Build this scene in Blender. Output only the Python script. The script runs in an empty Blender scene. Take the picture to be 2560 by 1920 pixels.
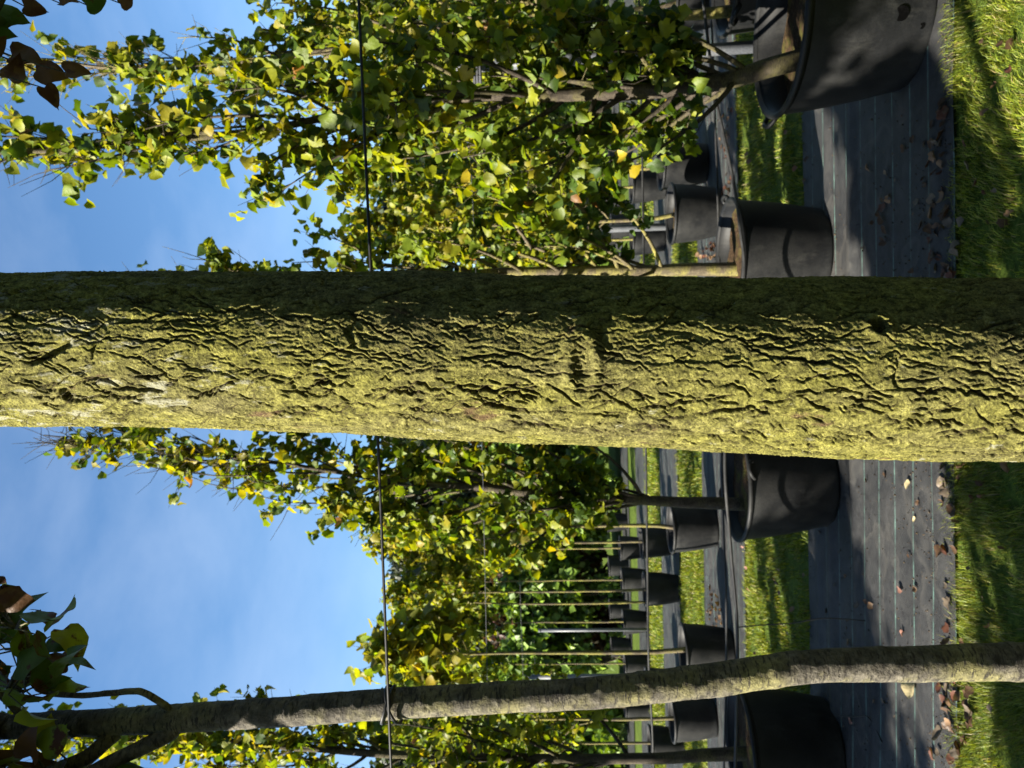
import bpy, math
import numpy as np
from mathutils import Matrix, Vector

# ------------------------------------------------------------------ camera
scene = bpy.context.scene
F_PX = 1849.0                      # focal length in pixels of the 2560 px long side
CAM = np.array([0.0, 0.0, 1.6])
PITCH = math.atan((1385.0 - 1280.0) / F_PX)
ROLL = 0.029
fwd = np.array([0.0, math.cos(PITCH), math.sin(PITCH)])
right0 = np.array([1.0, 0.0, 0.0])
up0 = np.cross(right0, fwd)
right = right0 * math.cos(ROLL) - up0 * math.sin(ROLL)
up = up0 * math.cos(ROLL) + right0 * math.sin(ROLL)
cam_data = bpy.data.cameras.new('camera')
cam_data.sensor_width = 36.0
cam_data.lens = F_PX / 2560.0 * 36.0
cam_data.clip_start = 0.05
cam_data.clip_end = 2000.0
cam_data.dof.use_dof = True
cam_data.dof.focus_distance = 0.91
cam_data.dof.aperture_fstop = 12.0
cam = bpy.data.objects.new('camera', cam_data)
scene.collection.objects.link(cam)
ax, ay, az = -up, right, -fwd      # the phone was held sideways: picture right is world down
cam.matrix_world = Matrix(((ax[0], ay[0], az[0], CAM[0]), (ax[1], ay[1], az[1], CAM[1]),
                           (ax[2], ay[2], az[2], CAM[2]), (0, 0, 0, 1)))
scene.camera = cam

# ------------------------------------------------------------------ light
SUN_EL = math.radians(33.0)
SUN_AZ = np.array([-0.914, -0.407])
SUN_AZ = SUN_AZ / np.linalg.norm(SUN_AZ)
S = np.array([SUN_AZ[0] * math.cos(SUN_EL), SUN_AZ[1] * math.cos(SUN_EL), math.sin(SUN_EL)])
world = bpy.data.worlds.new('World')
scene.world = world
world.use_nodes = True
wn, wl = world.node_tree.nodes, world.node_tree.links
wn.clear()
w_out = wn.new('ShaderNodeOutputWorld')
w_bg = wn.new('ShaderNodeBackground')
w_sky = wn.new('ShaderNodeTexSky')
w_sky.sky_type = 'NISHITA'
w_sky.sun_disc = False
w_sky.sun_elevation = SUN_EL
w_sky.sun_rotation = math.atan2(S[0], S[1])
w_sky.air_density = 1.0
w_sky.dust_density = 0.35
w_sky.ozone_density = 1.3
w_bg.inputs['Strength'].default_value = 0.05
# thin cirrus veils, the same all round the sky
w_tc = wn.new('ShaderNodeTexCoord')
w_map = wn.new('ShaderNodeMapping')
w_map.inputs['Scale'].default_value = (2.2, 2.2, 5.0)
w_map.inputs['Rotation'].default_value = (0.5, 0.3, 0.4)
w_no = wn.new('ShaderNodeTexNoise')
w_no.inputs['Scale'].default_value = 1.6
w_no.inputs['Detail'].default_value = 7.0
w_no.inputs['Roughness'].default_value = 0.55
w_no.inputs['Distortion'].default_value = 0.15
w_ramp = wn.new('ShaderNodeMapRange')
w_ramp.inputs['From Min'].default_value = 0.40
w_ramp.inputs['From Max'].default_value = 0.80
w_ramp.inputs['To Min'].default_value = 0.0
w_ramp.inputs['To Max'].default_value = 0.11
w_mix = wn.new('ShaderNodeMixRGB')
w_mix.inputs['Color2'].default_value = (7.5, 8.0, 8.6, 1)
wl.new(w_tc.outputs['Generated'], w_map.inputs['Vector'])
wl.new(w_map.outputs['Vector'], w_no.inputs['Vector'])
wl.new(w_no.outputs['Fac'], w_ramp.inputs['Value'])
wl.new(w_ramp.outputs['Result'], w_mix.inputs['Fac'])
wl.new(w_sky.outputs['Color'], w_mix.inputs['Color1'])
w_hs = wn.new('ShaderNodeHueSaturation')
w_hs.inputs['Saturation'].default_value = 1.2
wl.new(w_mix.outputs['Color'], w_hs.inputs['Color'])
wl.new(w_hs.outputs['Color'], w_bg.inputs['Color'])
wl.new(w_bg.outputs['Background'], w_out.inputs['Surface'])
sun_data = bpy.data.lights.new('sun', 'SUN')
sun_data.energy = 5.0
sun_data.angle = math.radians(0.53)
sun_data.color = (1.0, 0.93, 0.80)
sun = bpy.data.objects.new('sun', sun_data)
scene.collection.objects.link(sun)
sun.rotation_euler = Vector(-S).to_track_quat('-Z', 'Y').to_euler()
vs = scene.view_settings
vs.view_transform = 'Standard'
vs.look = 'None'
vs.exposure = 2.25
vs.gamma = 1.0
vs.use_curve_mapping = False
scene.cycles.use_denoising = True
scene.cycles.max_bounces = 6
scene.cycles.transparent_max_bounces = 4

# ------------------------------------------------------------------ helpers
COL = scene.collection
rng = np.random.default_rng(11)


def P(ux, uy, d):
    """world point seen at upright-picture pixel (ux, uy) at depth d in metres"""
    return CAM + d * (fwd + right * ((ux - 960.0) / F_PX) + up * ((1280.0 - uy) / F_PX))


def G(ux, uy, z=0.0):
    """world point on the level z seen at that pixel"""
    v = fwd + right * ((ux - 960.0) / F_PX) + up * ((1280.0 - uy) / F_PX)
    return CAM + v * ((z - CAM[2]) / v[2])


def row_y(x, d0):
    return d0 - 0.045 * x


def project(p):
    v = np.asarray(p) - CAM
    d = v @ fwd
    return 960 + F_PX * (v @ right) / d, 1280 - F_PX * (v @ up) / d, d


def link(o, parent=None):
    COL.objects.link(o)
    if parent is not None:
        o.parent = parent
    return o


def mesh_np(name, verts, faces, mat=None, smooth=True, tint=None):
    """faces: (n,3) or (n,4) int array, or a list of such arrays"""
    me = bpy.data.meshes.new(name)
    verts = np.asarray(verts, dtype=np.float32)
    if isinstance(faces, np.ndarray):
        faces = [faces]
    faces = [f for f in faces if len(f)]
    tot = [np.full(len(f), f.shape[1]) for f in faces]
    tot = np.concatenate(tot).astype(np.int32)
    idx = np.concatenate([f.ravel() for f in faces]).astype(np.int32)
    start = np.concatenate([[0], np.cumsum(tot)[:-1]]).astype(np.int32)
    me.vertices.add(len(verts)); me.vertices.foreach_set('co', verts.ravel())
    me.loops.add(len(idx)); me.loops.foreach_set('vertex_index', idx)
    me.polygons.add(len(tot)); me.polygons.foreach_set('loop_start', start)
    me.polygons.foreach_set('loop_total', tot)
    if smooth:
        me.polygons.foreach_set('use_smooth', np.ones(len(tot), dtype=bool))
    if tint is not None:
        a = me.attributes.new('tint', 'FLOAT_COLOR', 'POINT')
        t = np.ones((len(verts), 4), dtype=np.float32); t[:, :3] = tint
        a.data.foreach_set('color', t.ravel())
    me.update(calc_edges=True)
    if mat is not None:
        me.materials.append(mat)
    return me


def obj_np(name, verts, faces, mat, parent=None, smooth=True, tint=None):
    return link(bpy.data.objects.new(name, mesh_np(name, verts, faces, mat, smooth, tint)), parent)


def thing(name, label, cat, loc=(0, 0, 0), group=None):
    o = bpy.data.objects.new(name, None)
    o.empty_display_size = 0.1
    o.location = tuple(float(c) for c in loc)
    o['label'] = label; o['category'] = cat
    if group: o['group'] = group
    return link(o)


def tag(o, label, cat, group=None):
    o['label'] = label; o['category'] = cat
    if group: o['group'] = group
    return o


def tube(pts, rad, n=8, cap=True):
    pts = np.asarray(pts, float)
    m = len(pts)
    rad = np.broadcast_to(np.asarray(rad, float), (m,))
    t = np.gradient(pts, axis=0)
    t /= np.linalg.norm(t, axis=1, keepdims=True) + 1e-12
    ref = np.array([0.0, 1.0, 0.0]) if abs(t[:, 2]).mean() > 0.5 else np.array([0.0, 0.0, 1.0])
    a = np.cross(t, ref); a /= np.linalg.norm(a, axis=1, keepdims=True) + 1e-12
    b = np.cross(t, a)
    ang = np.linspace(0, 2 * math.pi, n, endpoint=False)
    v = (pts[:, None, :] + rad[:, None, None] * (np.cos(ang)[None, :, None] * a[:, None, :] + np.sin(ang)[None, :, None] * b[:, None, :]))
    v = v.reshape(-1, 3)
    i = np.arange(m - 1)[:, None] * n + np.arange(n)[None, :]
    j = np.arange(m - 1)[:, None] * n + (np.arange(n)[None, :] + 1) % n
    f = np.stack([i, j, j + n, i + n], -1).reshape(-1, 4)
    if cap:
        c0, c1 = len(v), len(v) + 1
        v = np.vstack([v, pts[0], pts[-1]])
        k = np.arange(n)
        f0 = np.stack([np.full(n, c0), (k + 1) % n, k], -1)
        f1 = np.stack([np.full(n, c1), (m - 1) * n + k, (m - 1) * n + (k + 1) % n], -1)
        return v, [f, np.vstack([f0, f1])]
    return v, [f]


class Batch:
    def __init__(self):
        self.v, self.q, self.t, self.n = [], [], [], 0

    def add(self, v, fs):
        if isinstance(fs, np.ndarray): fs = [fs]
        for f in fs:
            (self.q if f.shape[1] == 4 else self.t).append(f + self.n)
        self.v.append(v); self.n += len(v)

    def out(self):
        fs = []
        if self.q: fs.append(np.vstack(self.q))
        if self.t: fs.append(np.vstack(self.t))
        return np.vstack(self.v), fs

    def build(self, name, mat, parent=None, smooth=True):
        v, fs = self.out()
        return obj_np(name, v, fs, mat, parent, smooth)


def lerp_path(pts, n):
    """smooth (Catmull-Rom) resampling of a polyline"""
    pts = np.asarray(pts, float)
    m = len(pts)
    u = np.linspace(0, m - 1, n)
    i = np.clip(u.astype(int), 0, m - 2)
    f = (u - i)[:, None]
    g = lambda k: pts[np.clip(k, 0, m - 1)]
    p0, p1, p2, p3 = g(i - 1), g(i), g(i + 1), g(i + 2)
    return 0.5 * ((2 * p1) + (-p0 + p2) * f + (2 * p0 - 5 * p1 + 4 * p2 - p3) * f ** 2 + (-p0 + 3 * p1 - 3 * p2 + p3) * f ** 3)


def hash2(i, j, k=0):
    h = (i.astype(np.int64) * 374761393 + j.astype(np.int64) * 668265263 + k * 2147483647 + 12345) & 0x7fffffff
    h = ((h ^ (h >> 13)) * 1274126177) & 0x7fffffff
    h = (h ^ (h >> 16)) & 0x7fffffff
    h = (h * 1103515245 + 12345) & 0x7fffffff
    return ((h >> 8) & 0xffff) / 65535.0


def vnoise(x, y, k=0):
    xi, yi = np.floor(x), np.floor(y)
    fx, fy = x - xi, y - yi
    fx = fx * fx * (3 - 2 * fx); fy = fy * fy * (3 - 2 * fy)
    a, b = hash2(xi, yi, k), hash2(xi + 1, yi, k)
    c, d = hash2(xi, yi + 1, k), hash2(xi + 1, yi + 1, k)
    return (a * (1 - fx) + b * fx) * (1 - fy) + (c * (1 - fx) + d * fx) * fy


def fbm(x, y, o=4, k=0):
    s, a, t = 0, 1.0, 0
    for q in range(o):
        s = s + a * vnoise(x * 2 ** q, y * 2 ** q, k + q * 7); t += a; a *= 0.5
    return s / t


def voro(x, y, k=0):
    """returns F1, F2 and a random number of the nearest cell"""
    xi, yi = np.floor(x), np.floor(y)
    f1 = np.full(x.shape, 9.0); f2 = np.full(x.shape, 9.0); cid = np.zeros(x.shape)
    for dx in (-1, 0, 1):
        for dy in (-1, 0, 1):
            cx, cy = xi + dx, yi + dy
            px = cx + 0.1 + 0.8 * hash2(cx, cy, k); py = cy + 0.1 + 0.8 * hash2(cx, cy, k + 3)
            d = np.hypot(px - x, py - y)
            near = d < f1
            f2 = np.where(near, f1, np.minimum(f2, d))
            cid = np.where(near, hash2(cx, cy, k + 5), cid)
            f1 = np.where(near, d, f1)
    return f1, f2, cid


# ------------------------------------------------------------------ materials
def new_mat(name):
    m = bpy.data.materials.new(name); m.use_nodes = True
    nt = m.node_tree; nt.nodes.clear()
    out = nt.nodes.new('ShaderNodeOutputMaterial')
    return m, nt.nodes, nt.links, out


def noise_node(N, L, scale, detail=4, rough=0.55, vec=None, dist=0.0):
    n = N.new('ShaderNodeTexNoise')
    n.inputs['Scale'].default_value = scale; n.inputs['Detail'].default_value = detail
    n.inputs['Roughness'].default_value = rough; n.inputs['Distortion'].default_value = dist
    if vec is not None: L.new(vec, n.inputs['Vector'])
    return n.outputs['Fac']


def ramp_node(N, L, fac, stops):
    r = N.new('ShaderNodeValToRGB')
    e = r.color_ramp.elements
    while len(e) < len(stops): e.new(0.5)
    for el, (p, c) in zip(e, stops):
        el.position = p; el.color = (*c, 1)
    L.new(fac, r.inputs['Fac'])
    return r.outputs['Color']


def mix_node(N, L, a, b, fac, mode='MIX'):
    m = N.new('ShaderNodeMixRGB'); m.blend_type = mode
    for s, v in ((1, a), (2, b)):
        if isinstance(v, tuple): m.inputs[s].default_value = (*v, 1)
        else: L.new(v, m.inputs[s])
    if isinstance(fac, (int, float)): m.inputs[0].default_value = fac
    else: L.new(fac, m.inputs[0])
    return m.outputs[0]


def range_node(N, L, v, a, b, c=0.0, d=1.0):
    m = N.new('ShaderNodeMapRange')
    m.inputs['From Min'].default_value = a; m.inputs['From Max'].default_value = b
    m.inputs['To Min'].default_value = c; m.inputs['To Max'].default_value = d
    L.new(v, m.inputs['Value'])
    return m.outputs['Result']


def coord(N, L, scale=(1, 1, 1), kind='Object'):
    t = N.new('ShaderNodeTexCoord'); m = N.new('ShaderNodeMapping')
    m.inputs['Scale'].default_value = scale
    L.new(t.outputs[kind], m.inputs['Vector'])
    return m.outputs['Vector']


def world_coord(N, L, scale=(1, 1, 1)):
    t = N.new('ShaderNodeNewGeometry'); m = N.new('ShaderNodeMapping')
    m.inputs['Scale'].default_value = scale
    L.new(t.outputs['Position'], m.inputs['Vector'])
    return m.outputs['Vector']


def principled(N, L, out, color, rough=0.8, spec=0.3, bump=None, bump_s=0.3, bump_d=0.01):
    p = N.new('ShaderNodeBsdfPrincipled')
    if isinstance(color, tuple): p.inputs['Base Color'].default_value = (*color, 1)
    else: L.new(color, p.inputs['Base Color'])
    if isinstance(rough, (int, float)): p.inputs['Roughness'].default_value = rough
    else: L.new(rough, p.inputs['Roughness'])
    p.inputs['Specular IOR Level'].default_value = spec
    if bump is not None:
        b = N.new('ShaderNodeBump'); b.inputs['Strength'].default_value = bump_s; b.inputs['Distance'].default_value = bump_d
        L.new(bump, b.inputs['Height']); L.new(b.outputs['Normal'], p.inputs['Normal'])
    if out is not None: L.new(p.outputs['BSDF'], out.inputs['Surface'])
    return p


def leaf_material(name, trans=0.45, gloss=0.35, spots=False):
    m, N, L, out = new_mat(name)
    a = N.new('ShaderNodeAttribute'); a.attribute_name = 'tint'
    w = world_coord(N, L)
    n1 = noise_node(N, L, 14.0, 3, 0.6, w)
    col = mix_node(N, L, a.outputs['Color'], ramp_node(N, L, n1, [(0.3, (0.55, 0.55, 0.5)), (0.7, (1.35, 1.3, 1.1))]), 1.0, 'MULTIPLY')
    if spots:
        n2 = noise_node(N, L, 22.0, 4, 0.6, w)
        col = mix_node(N, L, col, (0.055, 0.018, 0.008), range_node(N, L, n2, 0.55, 0.60))
    p = principled(N, L, None, col, 0.5, gloss, noise_node(N, L, 60.0, 3, 0.6, w), 0.35, 0.006)
    t = N.new('ShaderNodeBsdfTranslucent')
    tc = mix_node(N, L, col, (1.25, 1.20, 0.35), 1.0, 'MULTIPLY')
    L.new(tc, t.inputs['Color'])
    mx = N.new('ShaderNodeMixShader'); mx.inputs['Fac'].default_value = trans
    L.new(p.outputs['BSDF'], mx.inputs[1]); L.new(t.outputs['BSDF'], mx.inputs[2])
    L.new(mx.outputs['Shader'], out.inputs['Surface'])
    return m


M = {}
M['leaf'] = leaf_material('leaf_tissue', 0.52)
M['near_leaf'] = leaf_material('spotted_leaf_tissue', 0.30, 0.3, True)
M['dry_leaf'] = leaf_material('dry_leaf_tissue', 0.15, 0.2)
M['grass'] = leaf_material('grass_blade', 0.35, 0.3)


def bark_moss():
    m, N, L, out = new_mat('mossy_bark')
    c = coord(N, L, (1, 1, 0.35))
    c2 = coord(N, L)
    big = noise_node(N, L, 9.0, 5, 0.6, c)
    mid = noise_node(N, L, 70.0, 5, 0.65, c2)
    fine = noise_node(N, L, 210.0, 5, 0.75, c2)
    a = ramp_node(N, L, mid, [(0.30, (0.062, 0.060, 0.014)), (0.50, (0.150, 0.142, 0.032)), (0.72, (0.265, 0.248, 0.060))])
    b = ramp_node(N, L, mid, [(0.30, (0.046, 0.041, 0.019)), (0.55, (0.120, 0.108, 0.046)), (0.75, (0.22, 0.202, 0.095))])
    col = mix_node(N, L, a, b, range_node(N, L, big, 0.40, 0.68))
    col = mix_node(N, L, col, ramp_node(N, L, fine, [(0.34, (0.42, 0.42, 0.36)), (0.64, (1.6, 1.6, 1.45))]), 1.0, 'MULTIPLY')
    # pale lichen crust, mostly high up the trunk
    geo = N.new('ShaderNodeNewGeometry'); sep = N.new('ShaderNodeSeparateXYZ')
    L.new(geo.outputs['Position'], sep.inputs[0])
    hgt = range_node(N, L, sep.outputs['Z'], 1.7, 2.35, 0.0, 0.10)
    lic = noise_node(N, L, 55.0, 6, 0.7, c)
    add = N.new('ShaderNodeMath'); add.operation = 'ADD'
    L.new(lic, add.inputs[0]); L.new(hgt, add.inputs[1])
    col = mix_node(N, L, col, (0.27, 0.265, 0.19), range_node(N, L, add.outputs[0], 0.63, 0.70, 0, 0.85))
    # bare reddish bark in small flakes
    red = noise_node(N, L, 26.0, 4, 0.6, c)
    col = mix_node(N, L, col, (0.085, 0.043, 0.030), range_node(N, L, red, 0.66, 0.72, 0, 0.7))
    # gaps in the moss show dark weathered bark; fissures show bare brown bark
    sp = noise_node(N, L, 330.0, 3, 0.6, c2)
    col = mix_node(N, L, col, (0.035, 0.027, 0.013), range_node(N, L, sp, 0.40, 0.34, 0, 0.8))
    col = mix_node(N, L, col, (0.34, 0.31, 0.10), range_node(N, L, sp, 0.62, 0.68, 0, 0.6))
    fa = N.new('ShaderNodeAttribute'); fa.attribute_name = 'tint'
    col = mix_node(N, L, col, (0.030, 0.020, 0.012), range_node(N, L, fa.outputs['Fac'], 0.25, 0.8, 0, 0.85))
    principled(N, L, out, col, 0.9, 0.12, fine, 1.0, 0.007)
    return m


def bark(name, c_dark, c_mid, c_moss, moss=0.5, zscale=0.3, z2=2.2):
    m, N, L, out = new_mat(name)
    w = world_coord(N, L, (1, 1, zscale)); w2 = world_coord(N, L, (1, 1, z2))
    n1 = noise_node(N, L, 40.0, 5, 0.65, w)
    n2 = noise_node(N, L, 90.0, 5, 0.7, w2)
    col = ramp_node(N, L, n1, [(0.3, c_dark), (0.7, c_mid)])
    n3 = noise_node(N, L, 6.0, 5, 0.65, world_coord(N, L))
    col = mix_node(N, L, col, c_moss, range_node(N, L, n3, 0.62 - 0.35 * moss, 0.78 - 0.3 * moss))
    col = mix_node(N, L, col, ramp_node(N, L, n2, [(0.3, (0.55, 0.55, 0.55)), (0.68, (1.45, 1.42, 1.35))]), 1.0, 'MULTIPLY')
    n5 = noise_node(N, L, 75.0, 4, 0.7, world_coord(N, L, (0.6, 0.6, 2.6)))
    col = mix_node(N, L, col, c_dark, range_node(N, L, n5, 0.54, 0.60, 0, 0.9))
    principled(N, L, out, col, 0.85, 0.2, n2, 0.8, 0.006)
    return m


M['bark_moss'] = bark_moss()
M['bark_thin'] = bark('smooth_grey_bark', (0.024, 0.021, 0.017), (0.115, 0.105, 0.085), (0.135, 0.125, 0.055), 0.40, 1.0, 1.0)
M['bark_young'] = bark('young_bark', (0.035, 0.027, 0.017), (0.12, 0.10, 0.067), (0.16, 0.145, 0.035), 0.55)
M['bark_dark'] = bark('dark_bark', (0.018, 0.014, 0.010), (0.065, 0.054, 0.042), (0.075, 0.068, 0.025), 0.4)


def plastic(name, base, dust, rough=0.42, spec=0.3):
    m, N, L, out = new_mat(name)
    w = world_coord(N, L)
    n1 = noise_node(N, L, 4.0, 6, 0.7, w)
    n2 = noise_node(N, L, 160.0, 3, 0.6, w)
    n3 = noise_node(N, L, 16.0, 6, 0.75, world_coord(N, L, (1, 1, 0.25)))
    n4 = noise_node(N, L, 45.0, 5, 0.8, world_coord(N, L, (1, 1, 3.0)))
    col = mix_node(N, L, base, dust, range_node(N, L, n1, 0.42, 0.70, 0.0, 0.8))
    col = mix_node(N, L, col, dust, range_node(N, L, n3, 0.56, 0.68, 0, 0.8))
    brown = tuple(c * k for c, k in zip(dust, (2.0, 1.7, 1.3)))
    col = mix_node(N, L, col, brown, range_node(N, L, n4, 0.64, 0.72, 0, 0.6))
    col = mix_node(N, L, col, ramp_node(N, L, n2, [(0.35, (0.7, 0.7, 0.7)), (0.7, (1.35, 1.35, 1.35))]), 1.0, 'MULTIPLY')
    principled(N, L, out, col, range_node(N, L, n1, 0.3, 0.8, rough, rough + 0.3), spec, n3, 0.10, 0.004)
    return m


M['pot'] = plastic('black_pot_plastic', (0.0050, 0.0054, 0.006), (0.018, 0.018, 0.0168), 0.45, 0.20)
M['hose'] = plastic('black_hose', (0.014, 0.014, 0.015), (0.05, 0.05, 0.048), 0.35)
M['hole_shade'] = plastic('hole_shade_black', (0.0015, 0.0015, 0.0015), (0.0025, 0.0025, 0.0025), 0.9, 0.0)
M['wire'] = plastic('black_wire', (0.012, 0.012, 0.013), (0.025, 0.025, 0.026), 0.4)
M['steel'] = plastic('galvanised_steel', (0.07, 0.075, 0.085), (0.15, 0.155, 0.16), 0.35)
M['rubber'] = plastic('tie_rubber', (0.045, 0.047, 0.055), (0.10, 0.10, 0.11), 0.5)


def soil_material():
    m, N, L, out = new_mat('potting_soil')
    w = world_coord(N, L)
    n1 = noise_node(N, L, 60.0, 5, 0.7, w); n2 = noise_node(N, L, 9.0, 4, 0.6, w)
    col = ramp_node(N, L, n1, [(0.3, (0.012, 0.008, 0.005)), (0.55, (0.055, 0.034, 0.018)), (0.75, (0.15, 0.087, 0.045))])
    col = mix_node(N, L, col, (0.085, 0.085, 0.018), range_node(N, L, n2, 0.50, 0.66, 0, 0.75))
    principled(N, L, out, col, 0.95, 0.1, n1, 1.0, 0.02)
    return m


M['soil'] = soil_material()


def ground_material():
    m, N, L, out = new_mat('lawn_ground')
    w = world_coord(N, L)
    n1 = noise_node(N, L, 1.3, 6, 0.65, w); n2 = noise_node(N, L, 35.0, 5, 0.7, w); n3 = noise_node(N, L, 7.0, 4, 0.6, w)
    col = ramp_node(N, L, n2, [(0.3, (0.022, 0.034, 0.006)), (0.55, (0.065, 0.10, 0.014)), (0.75, (0.13, 0.16, 0.03))])
    col = mix_node(N, L, col, (0.075, 0.055, 0.026), range_node(N, L, n3, 0.60, 0.75, 0, 0.7))
    col = mix_node(N, L, col, ramp_node(N, L, n1, [(0.3, (0.7, 0.75, 0.7)), (0.7, (1.25, 1.2, 1.1))]), 1.0, 'MULTIPLY')
    principled(N, L, out, col, 0.95, 0.1, n2, 1.0, 0.03)
    return m


M['ground'] = ground_material()


def cloth_material():
    """woven ground cloth with printed pale green lines along the row (object Y runs across the strip)"""
    m, N, L, out = new_mat('woven_ground_cloth')
    t = N.new('ShaderNodeTexCoord'); sep = N.new('ShaderNodeSeparateXYZ')
    L.new(t.outputs['Object'], sep.inputs[0])
    o = t.outputs['Object']
    wob = noise_node(N, L, 1.2, 2, 0.5, o)
    wobm = N.new('ShaderNodeMath'); wobm.operation = 'MULTIPLY_ADD'; wobm.inputs[1].default_value = 0.012
    L.new(wob, wobm.inputs[0]); L.new(sep.outputs['Y'], wobm.inputs[2])
    mod = N.new('ShaderNodeMath'); mod.operation = 'PINGPONG'; mod.inputs[1].default_value = 0.0875
    L.new(wobm.outputs[0], mod.inputs[0])
    line = range_node(N, L, mod.outputs[0], 0.0030, 0.0050, 1.0, 0.0)
    n1 = noise_node(N, L, 3.0, 6, 0.7, o); n2 = noise_node(N, L, 220.0, 2, 0.6, o)
    mp = N.new('ShaderNodeMapping'); mp.inputs['Scale'].default_value = (0.6, 9.0, 1); L.new(o, mp.inputs['Vector'])
    n3 = noise_node(N, L, 4.0, 4, 0.6, mp.outputs['Vector'])
    n4 = noise_node(N, L, 38.0, 5, 0.7, o)
    col = ramp_node(N, L, n1, [(0.3, (0.015, 0.016, 0.018)), (0.7, (0.036, 0.036, 0.036))])
    col = mix_node(N, L, col, ramp_node(N, L, n3, [(0.35, (0.92, 0.92, 0.92)), (0.65, (1.06, 1.06, 1.06))]), 1.0, 'MULTIPLY')
    wear = noise_node(N, L, 11.0, 5, 0.7, o)
    lf = N.new('ShaderNodeMath'); lf.operation = 'MULTIPLY'
    L.new(line, lf.inputs[0]); L.new(range_node(N, L, wear, 0.38, 0.62, 0.08, 0.75), lf.inputs[1])
    col = mix_node(N, L, col, (0.12, 0.22, 0.19), lf.outputs[0])
    col = mix_node(N, L, col, (0.085, 0.078, 0.066), range_node(N, L, n4, 0.62, 0.75, 0, 0.5))
    col = mix_node(N, L, col, ramp_node(N, L, n2, [(0.35, (0.8, 0.8, 0.8)), (0.65, (1.2, 1.2, 1.2))]), 1.0, 'MULTIPLY')
    n6 = noise_node(N, L, 13.0, 6, 0.75, o, 0.4)
    col = mix_node(N, L, col, ramp_node(N, L, n6, [(0.32, (0.62, 0.62, 0.64)), (0.66, (1.4, 1.38, 1.33))]), 1.0, 'MULTIPLY')
    pud = noise_node(N, L, 2.2, 3, 0.5, o)
    rim1 = range_node(N, L, pud, 0.535, 0.55, 0, 1); rim2 = range_node(N, L, pud, 0.55, 0.60, 1, 0)
    rm = N.new('ShaderNodeMath'); rm.operation = 'MULTIPLY'; L.new(rim1, rm.inputs[0]); L.new(rim2, rm.inputs[1])
    rs_ = N.new('ShaderNodeMath'); rs_.operation = 'MULTIPLY'; rs_.inputs[1].default_value = 0.35; L.new(rm.outputs[0], rs_.inputs[0])
    col = mix_node(N, L, col, (0.075, 0.071, 0.063), rs_.outputs[0])
    wv = N.new('ShaderNodeTexWave'); wv.inputs['Scale'].default_value = 60.0; wv.inputs['Distortion'].default_value = 1.5
    L.new(o, wv.inputs['Vector'])
    hsum = N.new('ShaderNodeMath'); hsum.operation = 'ADD'; L.new(n4, hsum.inputs[0]); L.new(wv.outputs['Fac'], hsum.inputs[1])
    principled(N, L, out, col, 0.6, 0.25, hsum.outputs[0], 0.45, 0.004)
    return m


M['cloth'] = cloth_material()

# ------------------------------------------------------------------ setting: ground and cloth strips
gx = np.concatenate([np.linspace(-600, -12, 14), np.linspace(-10, 10, 60), np.linspace(12, 600, 14)])
gy = np.concatenate([np.linspace(-60, -4, 8), np.linspace(-3, 22, 90), np.linspace(25, 900, 20)])
X, Y = np.meshgrid(gx, gy)
Z = (fbm(X * 0.8, Y * 0.8, 3) - 0.5) * 0.012 - 0.010
nx, ny = len(gx), len(gy)
i = (np.arange(ny - 1)[:, None] * nx + np.arange(nx - 1)[None, :]).ravel()
ground = obj_np('ground', np.stack([X.ravel(), Y.ravel(), Z.ravel()], -1), np.stack([i, i + 1, i + nx + 1, i + nx], -1), M['ground'])
ground['kind'] = 'structure'

STRIPS = [(-0.42, 1.40), (3.03, 4.78), (6.38, 8.17), (9.80, 11.5), (13.2, 15.0), (16.6, 18.4)]
ROWROT = math.atan(-0.045)


def cloth_strip(k, d0, d1):
    off = 0.01 if k == 1 else 0.07
    half = 3.0 + d1 * 0.75
    n_x = int(60 + 140 / (1 + 0.2 * d1)); n_y = 46 if k < 3 else 16
    xs = np.linspace(-half, half, n_x); ys = np.linspace(0, d1 - d0, n_y)
    X, Y = np.meshgrid(xs, ys)
    edge = np.minimum(Y, (d1 - d0) - Y)
    Z = 0.008 + 0.022 * np.clip(fbm(X * 0.7 + 9 * k, Y * 5 + 3 * k, 3, k) - 0.45, 0, 1) * np.clip(edge / 0.15, 0, 1)
    Z += 0.075 * np.clip(fbm(X * 0.35 + 31 * k, Y * 9.0, 2, k + 5) - 0.55, 0, 1) * np.clip(edge / 0.2, 0, 1)
    Y = Y + np.where(Y < 0.02, (fbm(X * 2.5, Y * 0 + k, 4, 21) - 0.5) * 0.05, 0) + np.where(Y > d1 - d0 - 0.02, (fbm(X * 2.5, Y * 0 + k, 4, 27) - 0.5) * 0.05, 0)
    i = (np.arange(n_y - 1)[:, None] * n_x + np.arange(n_x - 1)[None, :]).ravel()
    o = obj_np('ground_cloth', np.stack([X.ravel(), Y.ravel() - off, Z.ravel()], -1), np.stack([i, i + 1, i + n_x + 1, i + n_x], -1), M['cloth'])
    o.location = (0, d0 + off, 0); o.rotation_euler = (0, 0, ROWROT)
    o['kind'] = 'structure'
    return o


for k, (a, b) in enumerate(STRIPS):
    cloth_strip(k, a, b)


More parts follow.
